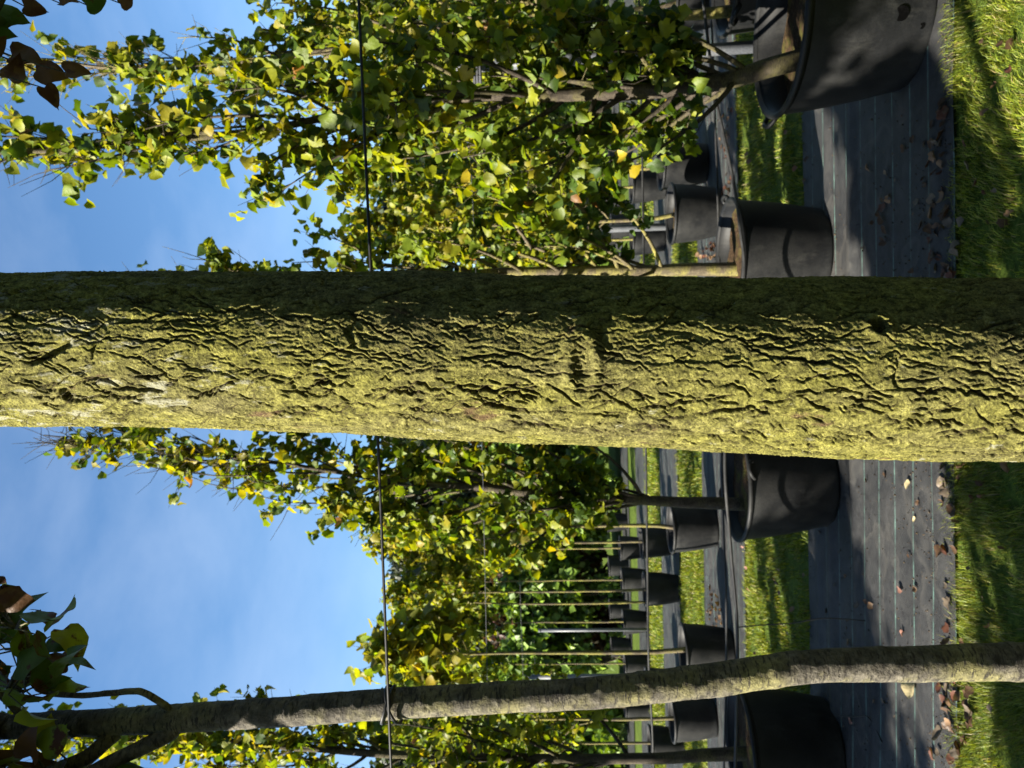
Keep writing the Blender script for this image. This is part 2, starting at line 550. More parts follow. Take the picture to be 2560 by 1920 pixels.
# ------------------------------------------------------------------ leaf shapes
def leaf_shape(kind, seed, lod=0):
    """a leaf of unit length along +Y built of strips from the midrib to the toothed edge"""
    r = np.random.default_rng(seed)
    if kind == 'lobed':
        half = [(.03, .00), (.34, -.06), (.52, .12), (.43, .27), (.58, .45), (.50, .64), (.33, .65), (.31, .82), (.12, .91)]
        if lod == 1: half = [(.03, .0), (.46, .02), (.55, .42), (.36, .70)]
    else:
        half = [(.04, .00), (.27, -.06), (.45, .05), (.53, .22), (.53, .40), (.47, .57), (.38, .71), (.26, .83), (.13, .92), (.045, .97)]
        if lod == 1: half = [(.04, .0), (.40, .08), (.44, .42), (.22, .78)]
    if lod == 2:
        q = 0.25 * r.random()
        return np.array([[0, 0, 0], [.46, .45, q], [0, 1, -.2 - q], [-.46, .45, q]]), np.array([(0, 1, 2), (0, 2, 3)])
    half = np.array(half) * (1 + (0.14 if kind == 'lobed' else 0.07) * (r.random((len(half), 2)) - 0.5))
    n = len(half)
    my = np.maximum.accumulate(np.clip(half[:, 1], 0, .95) + 1e-3 * np.arange(n))
    tip = 1.0 if kind == 'lobed' else 1.05
    v = np.vstack([np.column_stack([np.zeros(n), my]), half, half * [-1, 1], [[0, tip]]])
    if kind == 'lobed': v[2 * n:3 * n] *= (1 + 0.10 * (r.random((n, 2)) - 0.5))
    t = []
    for i in range(n - 1):
        t += [(i, n + i, n + i + 1), (i, n + i + 1, i + 1), (i, 2 * n + i + 1, 2 * n + i), (i, i + 1, 2 * n + i + 1)]
    t += [(n - 1, 2 * n - 1, 3 * n), (n - 1, 3 * n, 3 * n - 1)]
    fold = -0.1 + 0.75 * r.random(); droop = 0.10 + 0.75 * r.random(); tw = (r.random() - 0.5) * 0.9
    wav = r.random() * 6
    z = fold * np.abs(v[:, 0]) - droop * v[:, 1] ** 2 + tw * v[:, 0] * v[:, 1] + 0.10 * np.sin(v[:, 1] * 7 + wav) * np.abs(v[:, 0]) * 2
    return np.column_stack([v[:, 0], v[:, 1] * (1 - 0.12 * droop), z]), np.array(t)


LEAF = {(k, l): [leaf_shape(k, 100 + 7 * q + (0 if k == 'lobed' else 50), l) for q in range(6)] for k in ('lobed', 'ovate') for l in (0, 1, 2)}
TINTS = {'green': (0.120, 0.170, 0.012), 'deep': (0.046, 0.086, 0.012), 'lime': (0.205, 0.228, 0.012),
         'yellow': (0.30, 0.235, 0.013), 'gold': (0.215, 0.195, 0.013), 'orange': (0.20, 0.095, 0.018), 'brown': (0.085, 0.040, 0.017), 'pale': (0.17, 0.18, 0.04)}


def pick_tints(r, n, weights):
    keys = list(weights); w = np.array([weights[k] for k in keys], float); w /= w.sum()
    return np.array(keys)[r.choice(len(keys), n, p=w)]


def leaf_frames(r, outward, n_dir):
    """rotation matrices (n,3,3) with columns x, y (along the leaf), z (normal)"""
    n = len(outward)
    yv = outward * 0.6 + r.normal(0, 0.55, (n, 3)) + np.array([0, 0, -0.45])
    yv /= np.linalg.norm(yv, axis=1, keepdims=True)
    zv = n_dir + r.normal(0, 0.55, (n, 3))
    zv -= yv * (zv * yv).sum(1, keepdims=True)
    zv /= np.linalg.norm(zv, axis=1, keepdims=True) + 1e-9
    xv = np.cross(yv, zv)
    return np.stack([xv, yv, zv], -1)


def leaf_mesh(pos, rot, size, var, tints, kind, lod):
    V, T, C, n = [], [], [], 0
    for q in range(6):
        sel = np.where(var == q)[0]
        if not len(sel): continue
        lv, lt = LEAF[(kind, lod)][q]
        v = np.einsum('nij,kj->nki', rot[sel], lv) * size[sel][:, None, None] + pos[sel][:, None, :]
        V.append(v.reshape(-1, 3))
        T.append((lt[None] + (np.arange(len(sel)) * len(lv))[:, None, None]).reshape(-1, 3) + n)
        C.append(np.repeat(tints[sel], len(lv), axis=0))
        n += len(sel) * len(lv)
    return np.vstack(V), np.vstack(T), np.vstack(C)


_leaf_cache = {}


def leaf_data(kind, q, tint, mat):
    key = (kind, q, tint, mat.name)
    if key not in _leaf_cache:
        lv, lt = LEAF[(kind, 0)][q]
        _leaf_cache[key] = mesh_np('leaf', lv, lt, mat, True, TINTS[tint])
    return _leaf_cache[key]


def leaf_object(name, pos, R3, size, kind, q, tint, mat, parent, origin):
    o = bpy.data.objects.new(name, leaf_data(kind, q, tint, mat))
    m = Matrix.Identity(4)
    for a in range(3):
        for b in range(3):
            m[a][b] = float(R3[a, b] * size)
        m[a][3] = float(pos[a] - origin[a])
    o.matrix_basis = m
    return link(o, parent)


# ------------------------------------------------------------------ trees
def grow(r, leader, rad, env, z_lo, z_hi, n_br, twigs, per_twig, rise=(0.35, 0.9), bare=0.0, blen=1.0, skew=1.0):
    """branches inside an envelope; returns branch tubes, twig tubes, leaf positions and outward directions"""
    leader = np.asarray(leader); lz = leader[:, 2]
    ez, er = np.array(env)[:, 0], np.array(env)[:, 1]

    def at(z):
        return np.array([np.interp(z, lz, leader[:, 0]), np.interp(z, lz, leader[:, 1]), z])
    branches, pos, outw = [], [], []
    for b in range(n_br):
        za = z_lo + (z_hi - z_lo) * ((b + r.random()) / n_br) ** skew
        az = b * 2.39996 + r.normal(0, 0.5)
        d = np.array([math.cos(az), math.sin(az), 0])
        ze = za + r.uniform(*rise) * (0.5 + 0.5 * min(1, (z_hi - za)))
        re = np.interp(ze, ez, er) * (r.uniform(0.45, 1.05) if r.random() > 0.3 else r.uniform(0.15, 0.5)) * blen
        p0 = at(za); p3 = at(ze) + d * re
        p1 = p0 + d * re * 0.55 + np.array([0, 0, (ze - za) * 0.25]) + r.normal(0, 0.02, 3)
        p2 = p0 + d * re * 0.9 + np.array([0, 0, (ze - za) * 0.65]) + r.normal(0, 0.03, 3)
        u = np.linspace(0, 1, 9)[:, None]
        path = (1 - u) ** 3 * p0 + 3 * u * (1 - u) ** 2 * p1 + 3 * u * u * (1 - u) * p2 + u ** 3 * p3
        r0 = min(np.interp(za, lz, rad) * 0.55, 0.014)
        bt = Batch()
        bt.add(*tube(path, np.linspace(r0, 0.0022, 9), 5))
        for k in range(twigs):
            uu = r.uniform(0.25, 1.0); i = min(int(uu * 8), 7)
            q0 = path[i] + (path[i + 1] - path[i]) * (uu * 8 - i)
            tdir = (path[i + 1] - path[i]); tdir /= np.linalg.norm(tdir)
            td = tdir * 0.6 + r.normal(0, 0.6, 3) + np.array([0, 0, 0.25]) + d * 0.2
            td /= np.linalg.norm(td)
            ln = r.uniform(0.08, 0.26)
            tp = np.array([q0, q0 + td * ln * 0.5 + r.normal(0, 0.008, 3), q0 + td * ln + np.array([0, 0, 0.02])])
            bt.add(*tube(tp, [0.0024, 0.0018, 0.0009], 4, False))
            if r.random() < bare * (0.6 + 2.2 * max(0.0, (q0[2] - z_lo) / (z_hi - z_lo) - 0.42) * 1.25): continue
            for q in range(per_twig):
                f = r.uniform(0.15, 1.0)
                lp = tp[0] + (tp[2] - tp[0]) * f + r.normal(0, 0.022, 3)
                o = d * 0.8 + r.normal(0, 0.5, 3)
                pos.append(lp); outw.append(o / np.linalg.norm(o))
        branches.append(bt)
    return branches, np.array(pos), np.array(outw)


def make_tree(name, label, group, leader, radii, env, z_lo, z_hi, n_br, twigs, per_twig, leaf, weights, seed,
              bark_mat, kind='lobed', lod=0, singles=0, split_branches=False, mat=None, rise=(0.35, 0.9), bare=0.0,
              top_yellow=0.0, trunk_n=10, cat='tree', skew=1.0, low_deep=0.0):
    r = np.random.default_rng(seed)
    leader = lerp_path(leader, max(24, 4 * len(leader)))
    radii = np.interp(np.linspace(0, 1, len(leader)), np.linspace(0, 1, len(radii)), radii)
    base = leader[0]
    t = thing(name, label, cat, base, group)
    mat = mat or M['leaf']
    lead_n = leader.copy()
    lead_n[:, :2] += (np.stack([fbm(leader[:, 2] * 5, leader[:, 2] * 0 + seed, 2), fbm(leader[:, 2] * 5, leader[:, 2] * 0 + seed + 50, 2)], -1) - 0.5) * 0.02 * np.linspace(0.3, 1, len(leader))[:, None]
    v, f = tube(lead_n - base, radii, trunk_n)
    obj_np('trunk', v, f, bark_mat, t)
    br, pos, outw = grow(r, leader, radii, env, z_lo, z_hi, n_br, twigs, per_twig, rise, bare, 1.0, skew)
    if split_branches:
        for b in br:
            v, fs = b.out(); obj_np('branch', v - base, fs, bark_mat, t)
    else:
        bb = Batch()
        for b in br:
            v, fs = b.out()
            for f in fs: pass
            bb.add(v, fs)
        v, fs = bb.out(); obj_np('branches', v - base, fs, bark_mat, t)
    n = len(pos)
    frames = leaf_frames(r, outw, np.array([0, 0, 0.75]) + outw * 0.35)
    size = leaf * r.uniform(0.62, 1.18, n)
    var = r.integers(0, 6, n)
    names = pick_tints(r, n, weights)
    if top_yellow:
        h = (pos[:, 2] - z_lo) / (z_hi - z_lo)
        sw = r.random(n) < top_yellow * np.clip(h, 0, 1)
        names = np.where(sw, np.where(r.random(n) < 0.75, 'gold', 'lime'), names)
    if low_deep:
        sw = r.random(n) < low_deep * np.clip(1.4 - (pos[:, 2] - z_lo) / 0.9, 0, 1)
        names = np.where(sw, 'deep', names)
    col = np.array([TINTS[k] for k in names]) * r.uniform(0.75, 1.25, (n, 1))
    alone = np.zeros(n, bool)
    if singles:
        pu, pv, pd = (np.array(c) for c in zip(*[project(p) for p in pos]))
        inside = (pu > 5) & (pu < 1915) & (pv > 5) & (pv < 2555)
        hid = (pu > 790) & (pu < 1215)
        score = np.where(inside & ~hid, size / pd, 0) * (1 + 0.0 * pd) - 1e-3 * (pd - pd.min())
        score[~(inside & ~hid)] = -9
        pick = np.argsort(-score)[:singles]
        pick = pick[score[pick] > -5]
        alone[pick] = True
        for q in pick:
            leaf_object('leaf', pos[q], frames[q], size[q], kind, int(var[q]), str(names[q]), mat, t, base)
    k = ~alone
    if k.any():
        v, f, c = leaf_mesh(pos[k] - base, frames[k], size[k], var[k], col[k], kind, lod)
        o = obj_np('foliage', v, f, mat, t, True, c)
        o['kind'] = 'stuff'
    return t


# ------------------------------------------------------------------ the big mossy trunk
EDGE_UY = np.array([-300, 0, 400, 930, 1050, 1150, 1300, 1700, 1860, 2100, 2400, 2560, 3200])
EDGE_L = 1920 - np.array([1064, 1070, 1074, 1088, 1096, 1101, 1108, 1122, 1131, 1142, 1146, 1147, 1152.0])
EDGE_R = 1920 - np.array([664, 670, 672.5, 677, 675, 681, 690, 697, 699, 700, 704, 706, 712.0])
D_MAIN = 1.0


def main_trunk():
    zz = np.concatenate([np.linspace(-0.02, 0.80, 40), np.arange(0.803, 2.46, 0.0013), np.linspace(2.47, 4.6, 80)])
    # centre line and radius against height
    uy = np.linspace(-300, 3200, 80)
    cu = np.interp(uy, EDGE_UY, (EDGE_L + EDGE_R) / 2); wu = np.interp(uy, EDGE_UY, EDGE_R - EDGE_L)
    pts = np.array([P(a, b, D_MAIN) for a, b in zip(cu, uy)])
    dist = np.linalg.norm(pts - CAM, axis=1)
    rad = wu / 2 / F_PX * D_MAIN * 0.985
    o = np.argsort(pts[:, 2])
    # follow the fitted line in the seen range, then go on plausibly above and down to the ground
    def fit(z, col):
        return np.interp(z, pts[o, 2], col[o])
    cx, cy, cr = fit(zz, pts[:, 0]), fit(zz, pts[:, 1]), fit(zz, rad)
    slope = (fit(np.array([2.3]), pts[:, 0]) - fit(np.array([1.2]), pts[:, 0]))[0] / 1.1
    hi = zz > 2.4
    cx[hi] = fit(np.array([2.4]), pts[:, 0])[0] + slope * (zz[hi] - 2.4)
    cr[hi] = fit(np.array([2.4]), rad)[0] * (1 - 0.20 * (zz[hi] - 2.4))
    cy = np.full_like(cy, 1.0)
    cr += 0.09 * np.exp(-np.clip(zz, 0, None) / 0.16)
    fine = np.linspace(-math.radians(112), math.radians(112), 360)
    back = np.linspace(math.radians(112), math.radians(248), 34)[1:-1]
    th = np.concatenate([fine, back])       # 0 faces the camera, positive towards world right
    nt, nz = len(th), len(zz)
    TH, ZZ = np.meshgrid(th, zz)
    R0 = 0.115
    s = TH * R0; t = ZZ
    # --- bark relief in metres
    def relief(s, t):
        wx = (fbm(s * 22, t * 9, 3, 3) - 0.5) * 0.026 + (fbm(s * 70, t * 30, 2, 13) - 0.5) * 0.007
        wt = (fbm(s * 18 + 40, t * 8, 3, 9) - 0.5) * 0.06
        sx, st = s + wx, t + wt
        # long lens shaped plates with open seams here and there
        f1, f2, c1 = voro(sx / 0.034, st / 0.135, 1)
        e1 = f2 - f1
        m1 = np.clip((fbm(s * 16, t * 7, 3, 31) - 0.46) * 6, 0, 1)
        z = (c1 - 0.5) * 0.0026 + np.clip(e1, 0, 0.5) * 0.0022 - 0.0042 * np.exp(-(e1 / 0.032) ** 2) * m1
        g1, g2, c2 = voro(sx / 0.015 + 7, st / 0.075, 2)
        z += (c2 - 0.5) * 0.0014 + np.clip(g2 - g1, 0, .4) * 0.0012
        # rough moss and bark grain
        z += (fbm(s * 190, t * 120, 3, 91) - 0.5) * 0.0010 + (fbm(s * 480, t * 360, 2, 95) - 0.5) * 0.0017
        z += (fbm(s * 24, t * 10, 2, 99) - 0.5) * 0.0022
        return z
    Zr = relief(s, t)
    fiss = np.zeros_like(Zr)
    # single wavy fissures running up the trunk, each with a raised lip on one side
    rb = np.random.default_rng(2024)
    lo, hi_ = 0.80, 2.46
    n_st = 3400
    for q in range(n_st):
        t0 = rb.uniform(lo, hi_); th0 = rb.uniform(-2.1, 1.9)
        ln = rb.choice([0.02, 0.035, 0.055, 0.085], p=[.62, .28, .085, .015]) * rb.uniform(.7, 1.3)
        big = ln > 0.045
        r0, r1 = np.searchsorted(zz, t0 - ln / 2), np.searchsorted(zz, t0 + ln / 2)
        if r1 - r0 < 4: continue
        tt = zz[r0:r1] - t0
        sl = rb.normal(0, 0.32); am = rb.uniform(.0006, .0028); wl_ = rb.uniform(.018, .05); ph = rb.uniform(0, 6.28)
        cen = th0 * R0 + sl * tt + am * np.sin(tt / wl_ * 6.28 + ph) + am * .5 * np.sin(tt / wl_ * 15 + ph * 2)
        tap = np.clip(1 - np.abs(tt / (ln / 2)) ** 2.5, 0, 1)
        wdt = (rb.uniform(.0008, .0013) if not big else rb.uniform(.0011, .0018)) * (0.6 + 0.4 * tap)
        dep = (rb.uniform(.0018, .0040) if not big else rb.uniform(.003, .0052)) * tap
        if th0 < -0.25: wdt = wdt * 1.35; dep = dep * 1.5
        c0 = np.searchsorted(fine, (cen.min() - .011) / R0); c1_ = np.searchsorted(fine, (cen.max() + .011) / R0)
        if c1_ - c0 < 3: continue
        ds_ = fine[None, c0:c1_] * R0 - cen[:, None]
        side = 1 if rb.random() < .6 else -1
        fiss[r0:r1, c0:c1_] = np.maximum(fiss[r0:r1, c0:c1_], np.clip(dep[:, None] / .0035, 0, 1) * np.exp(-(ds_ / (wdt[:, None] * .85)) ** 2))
        Zr[r0:r1, c0:c1_] += -dep[:, None] * np.exp(-(ds_ / wdt[:, None]) ** 2) + 0.22 * dep[:, None] * np.exp(-((ds_ - side * .0026) / .0016) ** 2)

    # --- particular marks: the branch scar, the notch and the bored hole
    def angle_of(ux, uy_):
        z = P(ux, uy_, 0.9)[2]
        c = np.interp(uy_, EDGE_UY, (EDGE_L + EDGE_R) / 2); w = np.interp(uy_, EDGE_UY, EDGE_R - EDGE_L) / 2
        return math.asin(np.clip((ux - c) / w, -1, 1)), z
    a, z0 = angle_of(1920 - 918, 1455)                  # branch scar: a raised collar round a sunken eye
    ds, dt = (TH - a) * R0, ZZ - z0
    el = np.hypot(ds / 0.036, dt / 0.017)
    rag = 0.5 + fbm(ds * 160, dt * 160, 3, 41)
    Zr += 0.0048 * rag * np.exp(-((el - 1.0) / 0.38) ** 2) - 0.0050 * rag * np.exp(-(el / 0.66) ** 2)
    a, z0 = angle_of(1920 - 860, 1515)                  # slot beside it
    Zr -= 0.0065 * (0.3 + fbm(s * 120, t * 120, 3, 43)) * np.exp(-(((TH - a) * R0) / 0.020) ** 2 - ((ZZ - z0 + 0.006 * np.sin(s * 160)) / 0.005) ** 2)
    a, z0 = angle_of(1920 - 845, 876)                   # notch across the grain with a lip
    Zr -= 0.0075 * (0.3 + fbm(s * 120, t * 120, 3, 47)) * np.exp(-(((TH - a) * R0) / 0.024) ** 4 - ((ZZ - z0 + 0.004 * np.sin(s * 190)) / 0.0042) ** 2)
    Zr -= 0.0035 * (0.2 + 1.2 * fbm(s * 150, t * 150, 3, 49)) * np.exp(-(((TH - a) * R0 - 0.004) / 0.020) ** 4 - ((ZZ - z0 + 0.022) / 0.014) ** 4)
    a, z0 = angle_of(1920 - 836, 2168)                  # round hole
    hd = np.hypot((TH - a) * R0, ZZ - z0)
    Zr -= 0.022 * np.exp(-(hd / 0.0075) ** 6)
    Zr += 0.004 * np.exp(-((hd - 0.013) / 0.006) ** 2)
    a, z0 = angle_of(1920 - 985, 105)                   # two pits near the top
    Zr -= 0.010 * np.exp(-(((TH - a) * R0) / 0.010) ** 4 - ((ZZ - z0) / 0.006) ** 4)
    a, z0 = angle_of(1920 - 885, 85)
    Zr -= 0.012 * np.exp(-(((TH - a) * R0 + (ZZ - z0) * 0.5) / 0.007) ** 4 - ((ZZ - z0) / 0.026) ** 4)
    fade = np.clip((math.radians(135) - np.abs(np.where(TH > math.pi, TH - 2 * math.pi, TH))) / 0.2, 0.3, 1)
    RR = cr[:, None] + Zr * fade
    V = np.stack([cx[:, None] + RR * np.sin(TH), cy[:, None] - RR * np.cos(TH), ZZ], -1).reshape(-1, 3)
    i = np.arange(nz - 1)[:, None] * nt + np.arange(nt)[None, :]
    j = np.arange(nz - 1)[:, None] * nt + (np.arange(nt)[None, :] + 1) % nt
    F = np.stack([i, j, j + nt, i + nt], -1).reshape(-1, 4)
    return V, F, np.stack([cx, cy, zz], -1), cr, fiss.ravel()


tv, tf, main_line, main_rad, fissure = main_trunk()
main_base = np.array([main_line[0][0], main_line[0][1], 0.0])
main_tree = thing('mossy_tree', 'thick tree trunk with cracked bark coated in yellow green moss, filling the middle', 'tree', main_base)
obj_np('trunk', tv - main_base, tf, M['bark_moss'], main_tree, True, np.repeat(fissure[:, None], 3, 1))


def crown_only(t, base, leader, radii, env, z_lo, z_hi, n_br, twigs, per, leaf, weights, seed, bark_mat, kind, mat, bare=0.0, lod=1, rise=(0.35, 0.9)):
    r = np.random.default_rng(seed)
    br, pos, outw = grow(r, leader, radii, env, z_lo, z_hi, n_br, twigs, per, rise, bare)
    bb = Batch()
    for b in br:
        v, fs = b.out(); bb.add(v, fs)
    v, fs = bb.out(); obj_np('branches', v - base, fs, bark_mat, t)
    n = len(pos)
    frames = leaf_frames(r, outw, np.array([0, 0, 0.75]) + outw * 0.35)
    names = pick_tints(r, n, weights)
    col = np.array([TINTS[k] for k in names]) * r.uniform(0.75, 1.25, (n, 1))
    v, f, c = leaf_mesh(pos - base, frames, leaf * r.uniform(0.7, 1.2, n), r.integers(0, 6, n), col, kind, lod)
    o = obj_np('foliage', v, f, mat, t, True, c); o['kind'] = 'stuff'


ml = main_line[::6]; mr = main_rad[::6]
top = np.array([[ml[-1][0] + 0.03 * q, 1.0 + 0.02 * q, 4.6 + 0.5 * q] for q in range(1, 5)])
v, f = tube(np.vstack([ml[-1:], top]) - main_base, [mr[-1], 0.05, 0.035, 0.02, 0.008], 12)
obj_np('leader', v, f, M['bark_dark'], main_tree)
mlead = np.vstack([ml, top]); mrad = np.concatenate([mr, [0.05, 0.035, 0.02, 0.008]])
crown_only(main_tree, main_base, mlead, mrad, [(3.2, 0.4), (4.0, 0.9), (5.2, 0.8), (6.8, 0.2)], 3.3, 6.3, 26, 9, 5, 0.12,
           {'deep': 4, 'green': 3, 'brown': 3}, 5, M['bark_dark'], 'ovate', M['near_leaf'])

# dark curled leaves hanging into the picture's upper right corner from a low bough of the same tree
bough = np.array([P(1060, -560, 1.02), P(1300, -420, 1.12), P(1560, -230, 1.22), P(1760, -90, 1.28), P(1960, 20, 1.30), P(2050, 60, 1.3)])
bough = lerp_path(bough, 24)
v, f = tube(bough - main_base, np.linspace(0.018, 0.005, 24), 7)
obj_np('bough', v, f, M['bark_dark'], main_tree)
HANG = [(1890, 20, .085, 'deep', (.25, -1)), (1780, 70, .075, 'brown', (.1, -1)), (1745, 130, .075, 'brown', (-.15, -1)), (1738, 205, .055, 'brown', (.5, -.8)),
        (1700, 150, .05, 'brown', (-.5, -.8)), (1905, 100, .05, 'brown', (.1, -1)), (1912, 190, .05, 'brown', (.3, -1)), (1908, 255, .055, 'deep', (.1, -1)),
        (1912, 340, .04, 'brown', (.2, -1)), (1850, 5, .06, 'deep', (-.3, -1)), (1800, 0, .06, 'brown', (.2, -1)), (1885, -40, .08, 'deep', (-.2, -1)),
        (1725, 60, .06, 'brown', (.2, -1)), (1860, -70, .08, 'deep', (.6, -1)), (1780, -50, .08, 'brown', (-.3, -1))]
rr = np.random.default_rng(77)
for (ux, uy_, sz, tn, (dx, dy)) in HANG:
    p = P(ux, uy_ - 40, 1.28 + rr.uniform(-.05, .05))
    yv = right * dx + up * dy + rr.normal(0, .12, 3); yv /= np.linalg.norm(yv)
    zv = -fwd * 0.9 + rr.normal(0, .6, 3); zv -= yv * (zv @ yv); zv /= np.linalg.norm(zv)
    R3 = np.stack([np.cross(yv, zv), yv, zv], -1)
    lo_ = leaf_object('leaf', p, R3, sz * 0.62, 'ovate', int(rr.integers(0, 6)), tn, M['near_leaf'], main_tree, main_base)
    k = np.argmin(np.linalg.norm(bough - p, axis=1))
    v, f = tube(np.array([bough[k], (bough[k] + p) / 2 + np.array([0, 0, .01]), p]) - main_base, [0.0022, 0.0015, 0.001], 5)
    pt = obj_np('petiole', v, f, M['bark_dark'], lo_); pt.matrix_parent_inverse = lo_.matrix_basis.inverted()

# ------------------------------------------------------------------ the slim leaning tree
D_THIN = 1.3
line = [(102, -40), (102, 0), (112, 200), (123, 416), (140, 700), (160, 970), (176, 1250), (189, 1500), (218, 1760), (254, 2034), (260, 2300), (266, 2555), (268, 2900)]
wid = [54, 57, 62, 67, 70, 74, 74, 75, 80, 80, 86, 91, 96]
tl = np.array([P(a, b, D_THIN) for a, b in line])
tl = np.vstack([[tl[0] + np.array([-0.03, 0, .5])], tl, [np.array([tl[-1][0] + 0.02, tl[-1][1], -0.02])]])[::-1]
tr = np.array([34.0 / 2, *[w / 2 for w in wid], 54])[::-1] / F_PX * D_THIN
tl_s = lerp_path(tl, 260)
tr_s = np.interp(np.linspace(0, 1, 260), np.linspace(0, 1, len(tr)), tr)
thin_base = np.array([tl[0][0], tl[0][1], 0.0])
thin_tree = thing('slim_tree', 'slim leaning tree with smooth grey bark, lit yellowish on one side, tied to the wire', 'tree', thin_base)


def bumpy_tube(path, rad, n, amp, seed):
    v, f = tube(path, rad, n, False)
    m = len(path)
    ang = np.linspace(0, 2 * math.pi, n, endpoint=False)
    A, U = np.meshgrid(ang, path[:, 2])
    s = np.abs(A - math.pi) * 0.03
    h = (fbm(s * 160, U * 110, 3, seed) - 0.5) * amp + (fbm(s * 60, U * 22, 3, seed + 4) - 0.5) * amp * 1.4 + np.clip(fbm(s * 45, U * 26, 2, seed + 9) - 0.64, 0, 1) * amp * 6
    c = np.repeat(path, n, axis=0)
    d = v - c
    d /= np.linalg.norm(d, axis=1, keepdims=True)
    return v + d * h.reshape(-1, 1), f


dense = lerp_path(tl_s, 900); dr = np.interp(np.linspace(0, 1, 900), np.linspace(0, 1, 260), tr_s)
v, f = bumpy_tube(dense, dr, 48, 0.0014, 15)
kr = np.random.default_rng(61)
cen_ = np.repeat(dense, 48, axis=0); nrm = (v - cen_) / np.linalg.norm(v - cen_, axis=1, keepdims=True)
for q in range(26):                     # knots, pruning scars and bud rings
    k0 = int(kr.integers(420, 890)); a0 = kr.uniform(0, 6.28); c_ = dense[k0]
    dz_ = (cen_[:, 2] - c_[2]); da_ = np.angle(np.exp(1j * (np.arctan2(nrm[:, 1], nrm[:, 0]) - a0))) * dr[k0]
    e_ = np.hypot(dz_ / kr.uniform(.004, .010), da_ / kr.uniform(.006, .014))
    v = v + nrm * (kr.uniform(.0006, .0022) * np.exp(-((e_ - .8) / .5) ** 2) - kr.uniform(0, .002) * np.exp(-(e_ / .5) ** 2))[:, None]
obj_np('trunk', v - thin_base, f, M['bark_thin'], thin_tree)


def px_limb(parent, base, pts, r0, r1, mat, name='branch', n=24):
    p = lerp_path(np.array([P(a, b, d) for a, b, d in pts]), n)
    v, f = bumpy_tube(p, np.linspace(r0, r1, n), 10, 0.0012, 3)
    obj_np(name, v - base, f, mat, parent)
    return p


px_limb(thin_tree, thin_base, [(150, 420, 1.29), (160, 408, 1.28), (188, 362, 1.27), (192, 330, 1.27), (187, 270, 1.27), (181, 205, 1.27), (185, 120, 1.26)], 0.0068, 0.0045, M['bark_thin'])
limb1 = px_limb(thin_tree, thin_base, [(112, 440, 1.30), (85, 420, 1.29), (40, 330, 1.27), (8, 262, 1.25), (-60, 150, 1.22), (-200, -60, 1.15), (-420, -300, 1.08)], 0.016, 0.008, M['bark_thin'])
limb2 = px_limb(thin_tree, thin_base, [(90, 290, 1.30), (70, 268, 1.29), (26, 217, 1.27), (0, 150, 1.26), (-40, 60, 1.24), (-120, -120, 1.2), (-160, -400, 1.15)], 0.015, 0.008, M['bark_thin'])
limb3 = px_limb(thin_tree, thin_base, [(112, 70, 1.3), (140, 45, 1.28), (175, 10, 1.26), (230, -60, 1.24), (300, -200, 1.22)], 0.007, 0.005, M['bark_thin'])
twig = px_limb(thin_tree, thin_base, [(175, 10, 1.26), (240, 40, 1.25), (300, 70, 1.25), (350, 60, 1.24)], 0.004, 0.002, M['bark_thin'], 'twig')
# its spotted leaves, each of them by hand into the cluster of the photograph
CL = [(455, 30, .085, 'deep'), (430, 70, .08, 'deep'), (400, 60, .085, 'green'), (425, 20, .085, 'brown'), (390, 110, .075, 'deep'), (360, 50, .085, 'deep'), (395, 130, .06, 'brown'),
      (372, 150, .075, 'green'), (345, 185, .088, 'lime'), (335, 115, .075, 'deep'), (310, 140, .07, 'deep'), (325, 60, .08, 'green'), (300, 95, .07, 'deep'),
      (285, 150, .08, 'brown'), (270, 175, .075, 'brown'), (258, 190, .07, 'deep'), (250, 140, .08, 'brown'), (240, 185, .085, 'deep'), (225, 175, .08, 'green'),
      (235, 105, .07, 'deep'), (255, 70, .08, 'deep'), (215, 60, .07, 'green'), (200, 110, .085, 'deep'), (190, 150, .07, 'deep'), (165, 125, .07, 'green'),
      (270, 30, .085, 'brown'), (300, 25, .08, 'green'), (330, 10, .085, 'deep'), (225, 20, .08, 'deep'), (190, 40, .075, 'green'), (150, 90, .075, 'lime'), (160, 40, .07, 'deep'),
      (370, 0, .09, 'brown'), (440, -20, .09, 'deep'), (400, -30, .09, 'green'), (340, -40, .09, 'deep'), (280, -30, .09, 'deep'), (205, -20, .09, 'brown'),
      (60, 115, .085, 'lime'), (45, 130, .08, 'green'), (30, 105, .075, 'brown'), (70, 165, .06, 'lime'), (15, 60, .08, 'lime'), (20, 20, .08, 'green')]
rr = np.random.default_rng(5)
hubs = np.array([P(300, 60, 1.25), P(240, 60, 1.25), P(350, 40, 1.24), P(190, 60, 1.26)])
for (ux, uy_, sz, tn) in CL:
    p = P(ux, uy_ - 28, 1.25 + rr.uniform(-.07, .07))
    yv = right * rr.normal(0.15, .65) - up * rr.normal(0.45, .45) + fwd * rr.normal(0, .5); yv /= np.linalg.norm(yv)
    zv = np.array([0, 0, .35]) - fwd * rr.uniform(0.1, 0.9) + rr.normal(0, .45, 3); zv -= yv * (zv @ yv); zv /= np.linalg.norm(zv)
    lo_ = leaf_object('leaf', p, np.stack([np.cross(yv, zv), yv, zv], -1), sz * rr.uniform(.5, .72), 'ovate', int(rr.integers(0, 6)), tn, M['near_leaf'], thin_tree, thin_base)
    h = hubs[np.argmin(np.linalg.norm(hubs - p, axis=1))] if ux > 140 else limb2[np.argmin(np.linalg.norm(limb2 - p, axis=1))]
    v, f = tube(np.array([h, (h + p) / 2 + rr.normal(0, .008, 3) + np.array([0, 0, .012]), p]) - thin_base, [0.0020, 0.0014, 0.0010], 5)
    pt = obj_np('petiole', v, f, M['bark_thin'], lo_); pt.matrix_parent_inverse = lo_.matrix_basis.inverted()
